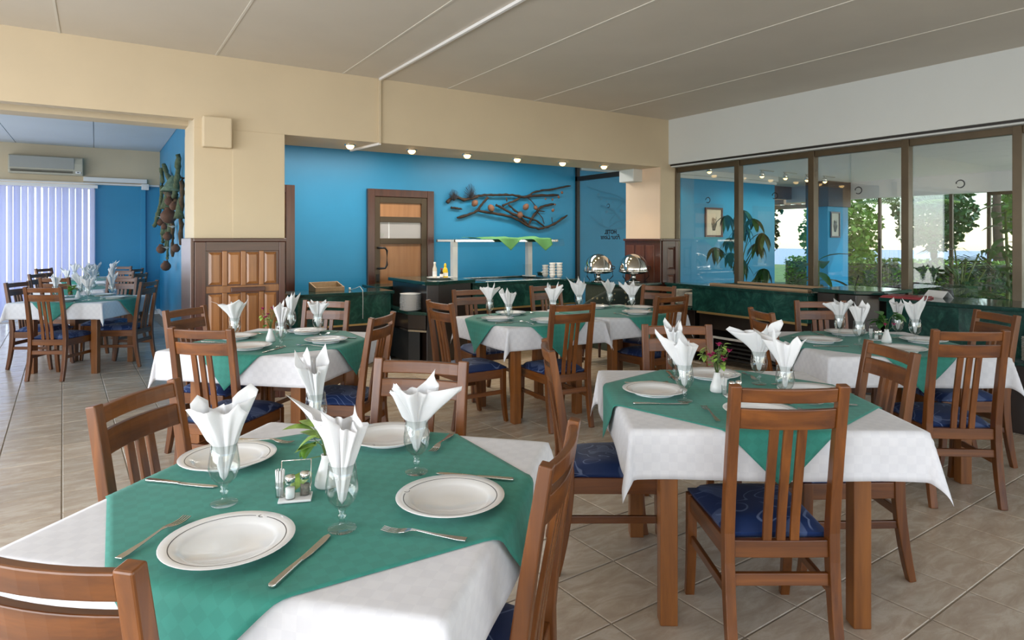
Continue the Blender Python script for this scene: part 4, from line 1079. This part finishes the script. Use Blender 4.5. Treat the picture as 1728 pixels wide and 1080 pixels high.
arcG = [(6.47-.62*math.cos(R(a))**.6 if a < 90 else 6.47, 2.95-1.75*math.sin(R(a))) for a in range(0, 86, 9)]
cv = [(6.45, 3.0), (5.92, 3.0), (5.87, 2.7), (5.86, 2.4), (5.88, 2.1), (5.93, 1.8), (6.0, 1.5), (6.1, 1.2), (6.45, 1.2)]
MB().prism([(x+(.03 if x < 6.4 else 0), y) for x, y in cv], .10, .87).build('front_panel', 'green_marble', t, .004)
slab([(6.485, 3.02), (5.86, 3.02), (5.81, 2.7), (5.80, 2.4), (5.82, 2.1), (5.87, 1.8), (5.94, 1.5), (6.04, 1.18), (6.485, 1.18)], .905, .035, 'countertop', t)
MB().prism([(x+(.08 if x < 6.4 else 0), y) for x, y in cv], 0, .10).build('plinth', 'dark_cabinet', t)
bx(5.62, 5.85, 1.60, 2.02, .50, .525).build('side_shelf', 'green_marble_top', t, .005); bx(5.66, 5.90, 1.63, 2.0, 0, .50).build('shelf_support', 'dark_cabinet', t, .004)
t = thing('menu_folder', 'red leather menu folder lying on the curved counter', 'folder', (5.98, 2.84, .9055), R(8))
bx(-.13, .13, -.17, .17, 0, .012).build('cover', 'red_leather', t, .003); bx(-.12, .12, -.16, .16, .012, .02).build('upper_cover', 'red_leather', t, .003)
t = thing('leaflet', 'white folded leaflet standing on the curved counter', 'leaflet', (6.28, 2.72, .9055), R(70))
MB().add([(-.1, -.06, 0), (.1, -.06, 0), (.1, 0, .06), (-.1, 0, .06), (.1, .06, 0), (-.1, .06, 0)], [(0, 1, 2, 3), (3, 2, 4, 5)]).build('sheet', 'bright_white', t).modifiers.new('s', 'SOLIDIFY').thickness = .002
bx(-.05, .05, -.0655, -.05, .004, .010).build('printed_edge', 'ac_grey', t)
stack(5.735, 1.80, .5255, 14, 'stack at the right edge of the picture', 1.0, .0125, 'china_cream', 'plates at the right edge')

# ------------------------------------------------------------------ driftwood hanging on the blue wall
BR = [
 ([(4.673, 2.058), (4.883, 2.072), (5.025, 2.083), (5.258, 2.086), (5.482, 2.063), (5.712, 2.097), (6.141, 2.122)], .0185),
 ([(5.543, 2.078), (5.65, 2.139), (5.821, 2.184), (6.028, 2.205), (6.19, 2.245), (6.371, 2.275)], .0134),
 ([(4.171, 1.941), (4.243, 2.001), (4.322, 2.022), (4.442, 1.996), (4.577, 2.013), (4.687, 2.059)], .024),
 ([(4.826, 2.034), (4.742, 1.947), (4.659, 1.837), (4.55, 1.786), (4.335, 1.729)], .019),
 ([(4.659, 1.849), (4.77, 1.821), (4.996, 1.796), (5.228, 1.764), (5.407, 1.693), (5.558, 1.62), (5.758, 1.584), (5.932, 1.611), (6.108, 1.684), (6.305, 1.805)], .0192),
 ([(4.968, 1.929), (5.083, 1.878), (5.228, 1.813), (5.407, 1.755), (5.558, 1.638)], .019),
 ([(5.184, 1.936), (5.302, 1.852), (5.482, 1.769), (5.712, 1.71), (5.868, 1.623)], .0154),
 ([(5.558, 1.632), (5.635, 1.759), (5.774, 1.902), (5.9, 1.95), (6.06, 1.974)], .0192),
 ([(5.083, 1.92), (5.258, 1.987), (5.407, 2.054)], .0173),
 ([(5.527, 2.071), (5.635, 1.999), (5.712, 1.926)], .0077), ([(5.743, 1.838), (5.837, 1.75), (5.868, 1.661)], .0077),
 ([(4.236, 1.873), (4.335, 1.864), (4.415, 1.854)], .0154), ([(5.758, 1.863), (5.884, 1.856)], .0077), ([(5.141, 2.045), (5.155, 1.984)], .0096), ([(6.012, 1.766), (6.028, 1.676)], .0058)]
t = thing('driftwood_decoration', 'driftwood branches with nuts and pods hung on the blue wall', 'wall decoration', (5.25, WY, 1.9))
def bumpy(pts, r):
    out = []; rs = []
    P_ = [Vector(p) for p in pts]
    for a, b in zip(P_[:-1], P_[1:]):
        for k in range(4): out.append(a.lerp(b, k/4)+Vector((rnd.uniform(-1, 1), rnd.uniform(-1, 1), rnd.uniform(-1, 1)))*r*.25); rs.append(r*rnd.uniform(.8, 1.2))
    out.append(P_[-1]); rs.append(r*.55); return out, rs
for pts, r in BR:
    p3, rs = bumpy([(x-5.25, -.055-.02*math.sin(4*x), z-1.9) for x, z in pts], r); MB().tube(p3, rs, 7).build('branch', 'branch_wood', t)
for (x, z), r in [((4.587, 1.94), .046), ((4.864, 1.877), .049), ((5.477, 1.912), .046), ((5.66, 1.904), .032), ((5.372, 1.785), .046), ((5.989, 1.874), .024), ((6.102, 2.084), .02), ((6.167, 2.157), .02), ((5.981, 2.041), .016), ((5.847, 2.045), .014), ((6.029, 1.965), .014)]:
    M = Matrix.Translation((x-5.25, -.10, z-1.9)) @ Euler((rnd.uniform(-.4, .4), rnd.uniform(-.6, .6), 0)).to_matrix().to_4x4()
    MB().lathe([(0, -r*1.15), (r*.5, -r), (r*.95, -r*.3), (r, .1*r), (r*.8, r*.7), (r*.45, r), (r*.5, r*1.15), (0, r*1.1)], 14, (0, 0, 0), True, M).build('nut', 'clay', t)
for ol in ([(4.217, 1.989), (4.191, 2.069), (4.243, 2.135), (4.322, 2.109), (4.362, 2.029)], [(4.415, 2.031), (4.455, 2.162), (4.536, 2.231), (4.604, 2.181), (4.632, 2.086), (4.604, 2.032)]):
    cx = sum(p[0] for p in ol)/len(ol); bz = min(p[1] for p in ol); m = MB()
    for k in range(26):   # dried fan of fine stalks
        u = k/25*(len(ol)-1); i = min(int(u), len(ol)-2); q = u-i; x = ol[i][0]*(1-q)+ol[i+1][0]*q; z = ol[i][1]*(1-q)+ol[i+1][1]*q
        m.tube([(cx-5.25, -.06, bz-1.9-.02), ((cx+x)/2-5.25, -.07-.01*(k % 3), (bz+z)/2-1.9), (x-5.25, -.05-.012*(k % 3), z-1.9)], [.003, .004, .0025], 4)
    tag(m.build('dried_fan', 'netting', t), kind='stuff')

# ------------------------------------------------------------------ rope and gourd hanging on the annex wall
t = thing('gourd_hanging', 'hanging of knotted ropes and clay gourds on the blue side wall', 'wall decoration', (AX, 11.0, 1.9))
def side(y, z, X=1.0):
    y2 = min(y, 12.0); k = y2/y; return (X*k-AX-.02*(X > .99), y2-11.0, 1.42+(z-1.42)*k-1.9)
for pts, r in [([(12.988, 2.7), (12.629, 2.416), (12.866, 2.135), (13.367, 1.94), (14.049, 1.757), (14.49, 1.66)], .05), ([(12.514, 2.708), (11.86, 2.496), (11.269, 2.314), (11.176, 2.213)], .06), ([(10.131, 2.619), (10.161, 2.452), (10.318, 2.26), (10.48, 2.132), (10.646, 2.017)], .06), ([(9.646, 2.249), (9.646, 2.046), (9.717, 1.821), (9.788, 1.627), (9.861, 1.346)], .045), ([(12.179, 2.078), (12.4, 1.802), (12.514, 1.514), (12.629, 1.348)], .045), ([(10.905, 1.685), (10.958, 1.43), (10.905, 1.157)], .045), ([(11.86, 1.707), (11.965, 1.51), (12.071, 1.271)], .04), ([(11.657, 1.664), (11.657, 1.431), (11.758, 1.157), (11.758, 1.04)], .03), ([(11.86, 2.18), (11.176, 2.064), (10.318, 1.948)], .09)]:
    p3, rs = bumpy([side(*p) for p in pts], r*.65); MB().tube(p3, rs, 7).build('rope', rnd.choice(['rope', 'dry_husk', 'rope']), t)
for (y, z), r in [((10.593, 1.765), .115), ((11.871, 1.264), .075), ((11.052, 1.016), .075), ((9.60, 1.302), .055), ((9.851, 1.874), .06), ((12.2, 1.701), .06), ((10.772, 1.466), .065), ((10.505, 1.973), .065), ((11.3, 1.62), .05)]:
    MB().lathe([(0, -r), (r*.55, -r*.85), (r*.95, -r*.3), (r*.95, .2*r), (r*.6, r*.7), (r*.4, r*.85), (r*.5, r*1.05), (r*.35, r), (0, r*.9)], 16, (.92-AX-.02, min(y, 12.0)-11.0, z-1.9)).build('gourd', 'clay_dark', t)
for j_, (y, z, r_, l_) in enumerate([(10.55, 2.12, .17, .24), (9.72, 1.7, .07, .3), (11.5, 1.9, .10, .3), (11.0, 1.5, .05, .35), (12.0, 1.5, .06, .3)]):
    MB().lathe([(0, l_), (r_*.3, l_*.8), (r_*.7, l_*.3), (r_, 0), (r_*.9, .01), (0, l_*.7)], 14, (.95-AX, y-11.0, z-1.9)).build('woven_cone', 'rope' if j_ else 'leaf_dry', t)
for y, z in [(11.262, 1.744), (9.6, 1.568), (10.402, 1.282)]:
    m = MB()
    for j in range(6): add_leaf(m, TR(.86-AX, y-11.0, z-1.9, j*1.05, .6), .09, .05, .2, 3)
    m.build('dried_flower', 'china_cream', t)

# ------------------------------------------------------------------ lobby beyond the glass
FX = 14.3; LC = 2.70
struct('floor_lobby', bx(WX+.08, FX+.4, RY, 9.6, -.12, 0), 'paving', label='pale lobby floor beyond the glass')
struct('ceiling_lobby', bx(WX+.09, FX, RY, 9.6, LC, LC+.2), 'bright_white', label='white lobby ceiling beyond the glass')
lw = struct('wall_lobby', MB().box(FX, FX+.25, RY, 9.6, 2.33, LC+.2).box(FX, FX+.25, RY, 9.6, 0, .12).box(FX+.02, FX+.25, 8.75, 9.05, .12, 2.33).box(FX+.02, FX+.25, 4.15, 4.45, .12, 2.33), 'bright_white', label='white lintel and posts on the garden side of the lobby')
for y in (7.4, 6.0, 5.35, 4.75, 3.4, 2.0): bx(FX+.08, FX+.14, y-.03, y+.03, .12, 2.33).build('frame_post', 'bronze_frame', lw, .003)
bx(FX+.08, FX+.14, 2.0, 5.35, 2.27, 2.33).build('frame_head', 'bronze_frame', lw, .003)
struct('wall_lobby_front', MB().box(WX, FX, RY-.15, RY, 2.5, LC+.2).box(WX, FX, RY-.15, RY, 0, .3), 'bright_white', label='white wall on the near side of the lobby')
struct('trim_5', MB().box(WX+.06, 11.75, WY-.09, WY-.001, 2.60, LC).box(WX+.06, 11.75, WY-.05, WY-.001, 2.54, 2.60), 'white_paint', bevel=.006, label='pale cornice along the top of the lobby wall')
pl = struct('wall_lobby_pillar', bx(13.42, 14.22, 8.0, 8.5, 0, 2.14), 'blue_paint', label='blue pillar with a brown top in the lobby')
bx(13.38, 14.26, 7.96, 8.5, 2.14, LC).build('brown_head', 'brown_paint', pl, .004)
lh = struct('wall_lobby_passage', MB().box(11.75, 13.38, 9.45, 9.6, 0, .95).box(11.75, FX, 9.45, 9.6, 2.4, LC), 'pink_brick', label='pinkish low wall at the end of the lobby passage')
for x in (12.1, 12.75): bx(x-.09, x+.09, 9.4, 9.58, .95, 2.4).build('timber_post', 'mahogany', lh, .006)
for k, x in enumerate((8.85, 10.29, 11.0, 11.70, 12.31)):
    t = thing('track_spotlight', 'glowing lobby spotlight seen through the glass, %s from the left' % ['first', 'second', 'third', 'fourth', 'fifth'][k], 'spotlight', (x, 7.4, LC), 0, 'spotlights in the lobby')
    bx(-.05, .35, -.012, .012, -.02, 0).build('track', 'steel', t); MB().lathe([(.02, -.02), (.045, -.06), (.05, -.12), (.046, -.12), (.04, -.06), (0, -.05)], 16).build('shade', 'chrome', t)
    MB().lathe([(0, -.155), (.025, -.145), (.04, -.12), (.025, -.09), (0, -.08)], 14).build('bulb', 'lamp_glow', t)
    sp = lamp('lobby_spot_lamp', 'SPOT', (0, .0, -.17), (R(25), 0, 0), 20, (1, .85, .65), spot_size=R(120), spot_blend=.6, shadow_soft_size=.04); sp.parent = t
def picture(label, x0, x1, z0, z1, y):
    t = thing('framed_picture', label, 'picture', ((x0+x1)/2, y, z0)); w_, h = x1-x0, z1-z0
    MB().box(-w_/2, w_/2, -.03, 0, 0, .035).box(-w_/2, w_/2, -.03, 0, h-.035, h).box(-w_/2, -w_/2+.035, -.03, 0, .035, h-.035).box(w_/2-.035, w_/2, -.03, 0, .035, h-.035).build('frame', 'mahogany', t, .004)
    bx(-w_/2+.035, w_/2-.035, -.012, -.004, .035, h-.035).build('print', 'paper', t)
    m = MB()
    for k in range(9):
        a = -.05+.012*k; m.tube([(a*.6, -.015, h*.22), (a*1.2+.02*math.sin(k), -.015, h*.45), (a+.03*math.sin(k*2), -.015, h*(.62+.02*(k % 4)))], [.004, .009, .003], 5)
    tag(m.build('drawing', 'sketch_ink', t), kind='stuff')
picture('framed plant drawing on the blue lobby wall', 9.61, 10.10, 1.466, 2.022, WY-.001)
picture('small framed drawing on the blue lobby pillar', 13.50, 13.86, 1.46, 2.03, 7.999)

def pot(t, r, h, mat): return MB().lathe([(0, 0), (r*.7, 0), (r*.95, h*.9), (r*1.05, h*.92), (r*1.05, h), (r*.9, h), (r*.85, h*.85), (0, h*.85)], 24).build('pot', mat, t)
# umbrella plant
t = thing('umbrella_plant', 'tall umbrella plant with drooping leaf clusters behind the left panes', 'plant', (7.55, 5.75, 0)); pot(t, .2, .36, 'terracotta')
rg = random.Random(5)
for k in range(15):
    a = rg.uniform(0, 6.28); h = .85+.98*(k/14)**.9; r_ = rg.uniform(.12, .42)*(1.15-.45*(k/14)); c = (r_*math.cos(a), r_*math.sin(a), h)
    MB().tube([(0, 0, .3), (.03*math.cos(a), .03*math.sin(a), h*.7), c], [.012, .009, .005], 6).build('stem', 'stem_green', t)
    for j in range(8):
        lv = MB(); add_leaf(lv, TR(*c, j*PI/4+rg.uniform(-.2, .2), rg.uniform(-.75, -.25)), rg.uniform(.18, .27), .085, .55); lv.build('leaf', 'leaf_dark' if (j+k) % 3 else 'leaf', t)
# dumb cane
t = thing('dumb_cane', 'broad-leaved potted plant low behind the second pane', 'plant', (7.7, 4.72, 0)); pot(t, .18, .32, 'terracotta')
for k in range(13):
    a = k*2.4; h = .55+.05*k; lv = MB(); add_leaf(lv, TR(.05*math.cos(a), .05*math.sin(a), h, a, rg.uniform(.0, .7)), rg.uniform(.32, .45), .15, .6); lv.build('leaf', 'leaf', t)
MB().tube([(0, 0, .25), (.01, .0, 1.15)], [.025, .015], 8).build('stem', 'stem_green', t)
# monstera: split leaves
def split_leaf(mb, M, L, W):
    for s_ in (-1, 1):
        for k in range(6):
            u = .1+.15*k; l = W*.62*math.sin(PI*min(.95, u*.8+.18)); w_ = L*.10
            p = [(0, L*u, 0), (s_*l*.5, L*(u+.06)-.0, .02), (s_*l, L*(u+.15), -.06), (s_*l*.55, L*u+w_+L*.06, .02), (0, L*u+w_*1.15, 0)]
            mb.add([M @ Vector(q) for q in p], [(0, 1, 3, 4), (1, 2, 3)], False)
t = thing('monstera', 'large split-leaf monstera behind the right-hand pane', 'plant', (7.35, 2.98, 0)); pot(t, .24, .4, 'terracotta')
for k in range(17):
    a = k*2.4; h = .80+.032*k; r_ = rg.uniform(.06, .30); L = rg.uniform(.36, .52); c = (r_*math.cos(a), r_*math.sin(a), h)
    MB().tube([(0, 0, .35), (c[0]*.4, c[1]*.4, h*.8), c], .008, 6).build('stem', 'stem_green', t)
    lv = MB(); split_leaf(lv, TR(*c, a-PI/2, rg.uniform(-.7, .3)), L, L*.9); lv.build('leaf', 'leaf_dark' if k % 3 else 'leaf', t)
# feathery palms inside the lobby
def frond(mb, base, az, L, up, nl=18, lw=.022, ll=.22):
    pts = []
    for k in range(nl+1):
        u = k/nl; pts.append(Vector((math.cos(az)*L*u*.8, math.sin(az)*L*u*.8, L*(up*u-.75*up*u*u*1.1)))+Vector(base))
    mb.tube(pts, [.006*(1-.7*k/nl) for k in range(nl+1)], 4)
    sd = Vector((-math.sin(az), math.cos(az), 0))
    for k in range(3, nl):
        d = (pts[k+1]-pts[k]).normalized(); l = ll*math.sin(PI*(.15+.8*k/nl))
        for s_ in (-1, 1):
            tip = pts[k]+sd*s_*l*.8+d*l*.55+Vector((0, 0, -.25*l)); mid = pts[k]+sd*s_*l*.4+d*l*.25+Vector((0, 0, .02))
            q = d*lw
            mb.add([pts[k], mid+q*.6, tip, mid-q*.6], [(0, 1, 2, 3)])
t = thing('areca_palm', 'feathery potted palm behind the right-hand pane', 'plant', (9.6, 3.15, 0)); pot(t, .22, .36, 'terracotta')
for k in range(12):
    m = MB(); frond(m, (0, 0, .35), k*.55, rg.uniform(.75, 1.15), rg.uniform(1.4, 2.2)); m.build('frond', 'leaf_dark' if k % 2 else 'leaf', t)
t = thing('fan_plant', 'glossy leafy plant at the right frame edge behind the glass', 'plant', (8.35, 2.93, 0)); pot(t, .2, .4, 'terracotta')
MB().tube([(0, 0, .3), (.02, 0, 1.0), (0, .02, 1.75)], [.025, .02, .01], 8).build('stem', 'stem_green', t)
for k in range(22):
    a = k*2.4; lv = MB(); add_leaf(lv, TR(.03*math.cos(a), .03*math.sin(a), .85+.045*k, a, rg.uniform(-.3, .5)), rg.uniform(.22, .34), .15, .4); lv.build('leaf', 'leaf', t)
# lobby armchair
t = thing('lobby_armchair', 'dark curved lobby armchair with a pale seat behind the glass', 'armchair', (8.6, 4.0, 0), R(120))
sec = []
for k in range(17):
    a = R(-25+230*k/16); c, s_ = math.cos(a), math.sin(a); h = .92-.22*abs(k-8)/8
    sec.append([(.40*c, .40*s_, .2), (.47*c, .47*s_, .2), (.50*c, .50*s_, h-.03), (.46*c, .46*s_, h), (.40*c, .40*s_, h-.05)])
MB().loft(sec, True, True).build('shell', 'dark_base', t)
MB().lathe([(0, .2), (.39, .2), (.39, .42), (.34, .47), (0, .48)], 28).build('seat', 'china_cream', t)
for k in range(4): MB().tube([(.3*math.cos(k*PI/2+.7), .3*math.sin(k*PI/2+.7), 0), (.3*math.cos(k*PI/2+.7), .3*math.sin(k*PI/2+.7), .2)], .02, 8).build('leg', 'mahogany', t)

# ------------------------------------------------------------------ garden
struct('ground_garden', bx(FX+.25, 34, -20, 40, -.3, -.06), 'grass', label='lawn beyond the lobby')
struct('ground_sea', bx(34, 220, -200, 300, -2.3, -2.0), 'sea', label='blue sea on the horizon')
struct('ground_terrace', bx(LX-6, WX+.08, 9.7, 30, -.3, -.1), 'paving', label='terrace behind the building')
hg = MB(); core = MB()
core.box(17.1, 17.7, -2, 11.5, -.06, .78)
for k in range(9000):
    f_ = rg.random(); y = rg.uniform(-2, 11.5)
    if f_ < .6: x, z = 17.08, rg.uniform(0, .85); rx = rg.uniform(-.6, .6); 
    else: x, z = rg.uniform(17.05, 17.75), .80+rg.uniform(-.03, .12); rx = rg.uniform(-1.5, 1.5)
    s_ = rg.uniform(.05, .1); M = TR(x+rg.uniform(-.06, .06), y, z, rg.uniform(0, 6.28), rx, rg.uniform(-1, 1))
    hg.add([M @ Vector(p) for p in ((-s_*.4, 0, 0), (0, s_*.6, .01), (s_*.4, 0, 0), (0, -s_*.6, 0))], [(0, 1, 2, 3)])
t = thing('clipped_hedge', 'clipped sunlit green hedge along the garden edge', 'hedge', (0, 0, 0)); tag(hg.build('foliage', 'hedge_leaf', t), kind='stuff'); core.build('branches', 'leaf_dark', t)
def palm(label, x, y, H, n, L, seed):
    rg = random.Random(seed); t = thing('garden_palm', label, 'palm tree', (x, y, -.06), 0, 'palms in the garden')
    MB().tube([(0, 0, 0), (.05, .03, H*.4), (.0, .06, H*.75), (.02, .05, H)], [.16, .12, .10, .09], 10).build('trunk', 'trunk', t)
    for k in range(n):
        m = MB(); frond(m, (.02, .05, H), k*2.4, L*rg.uniform(.8, 1.1), rg.uniform(.3, 1.3), 20, .035, .5); m.build('frond', 'leaf' if k % 2 else 'leaf_light', t)
palm('low garden palm at the end of the lobby passage', 12.4, 13.9, 1.5, 16, 1.3, 5)
palm('palm right of the blue pillar beyond the hedge', 19.0, 9.0, 2.4, 18, 1.9, 2)
palm('tall palm beyond the hedge in the middle of the right panes', 20.0, 7.2, 3.0, 18, 2.0, 3)

def garden_tree(label, x, y, H, rx, rz, seed, mat):
    rg = random.Random(seed); t = thing('garden_tree', label, 'tree', (x, y, -.06), 0, 'trees behind the hedge')
    MB().tube([(0, 0, 0), (.06, .02, H*.4), (0, .05, H)], [.14, .11, .07], 9).build('trunk', 'trunk', t)
    m = MB()
    for k in range(2600):
        while True:
            p = Vector((rg.uniform(-1, 1), rg.uniform(-1, 1), rg.uniform(-1, 1)))
            if .45 < p.length < 1: break
        q = Vector((p.x*rx, p.y*rx, H+p.z*rz)); q += Vector((math.sin(q.z*5+seed), math.cos(q.x*4), math.sin(q.y*6)))*.12
        s_ = rg.uniform(.10, .2); M = Matrix.Translation(q) @ Euler((rg.uniform(-1.5, 1.5), rg.uniform(-1.5, 1.5), rg.uniform(0, 6.28))).to_matrix().to_4x4()
        m.add([M @ Vector(v) for v in ((-s_*.4, 0, 0), (0, s_*.7, .01), (s_*.4, 0, 0), (0, -s_*.7, 0))], [(0, 1, 2, 3)])
    tag(m.build('crown', mat, t), kind='stuff')
garden_tree('leafy tree nearest the lobby passage', 15.3, 14.9, 1.6, 1.2, 1.4, 1, 'leaf')
garden_tree('dense dark tree seen left of the blue pillar', 18.4, 14.2, 1.9, 1.3, 1.6, 2, 'leaf_dark')
garden_tree('light green tree just right of the blue pillar', 20.6, 11.9, 1.7, 1.2, 1.5, 3, 'hedge_leaf')
garden_tree('green tree behind the hedge in the third pane', 23.7, 10.4, 2.3, 1.2, 1.2, 4, 'leaf')
garden_tree('broad tree behind the hedge in the fourth pane', 23.2, 7.2, 2.5, 1.3, 1.0, 6, 'hedge_leaf')
garden_tree('small tree behind the hedge at the right edge', 22.2, 4.7, 1.7, .9, 1.0, 7, 'leaf')
t = thing('pergola', 'beige slatted pergola roof over the garden end of the passage', 'pergola', (14.4, 11.1, 0))
for k in range(9): bx(-2.4, 2.6, -1.2+k*.34, -1.12+k*.34, 2.42, 2.54).build('rafter', 'pale_wood', t)
for x in (-2.3, .1, 2.45): bx(x, x+.1, -1.3, 1.75, 2.30, 2.42).build('beam', 'pale_wood', t)
for x in (-2.3, 2.45):
    for y in (-1.2, 1.6): bx(x, x+.1, y, y+.1, -.06, 2.30).build('post', 'mahogany', t)
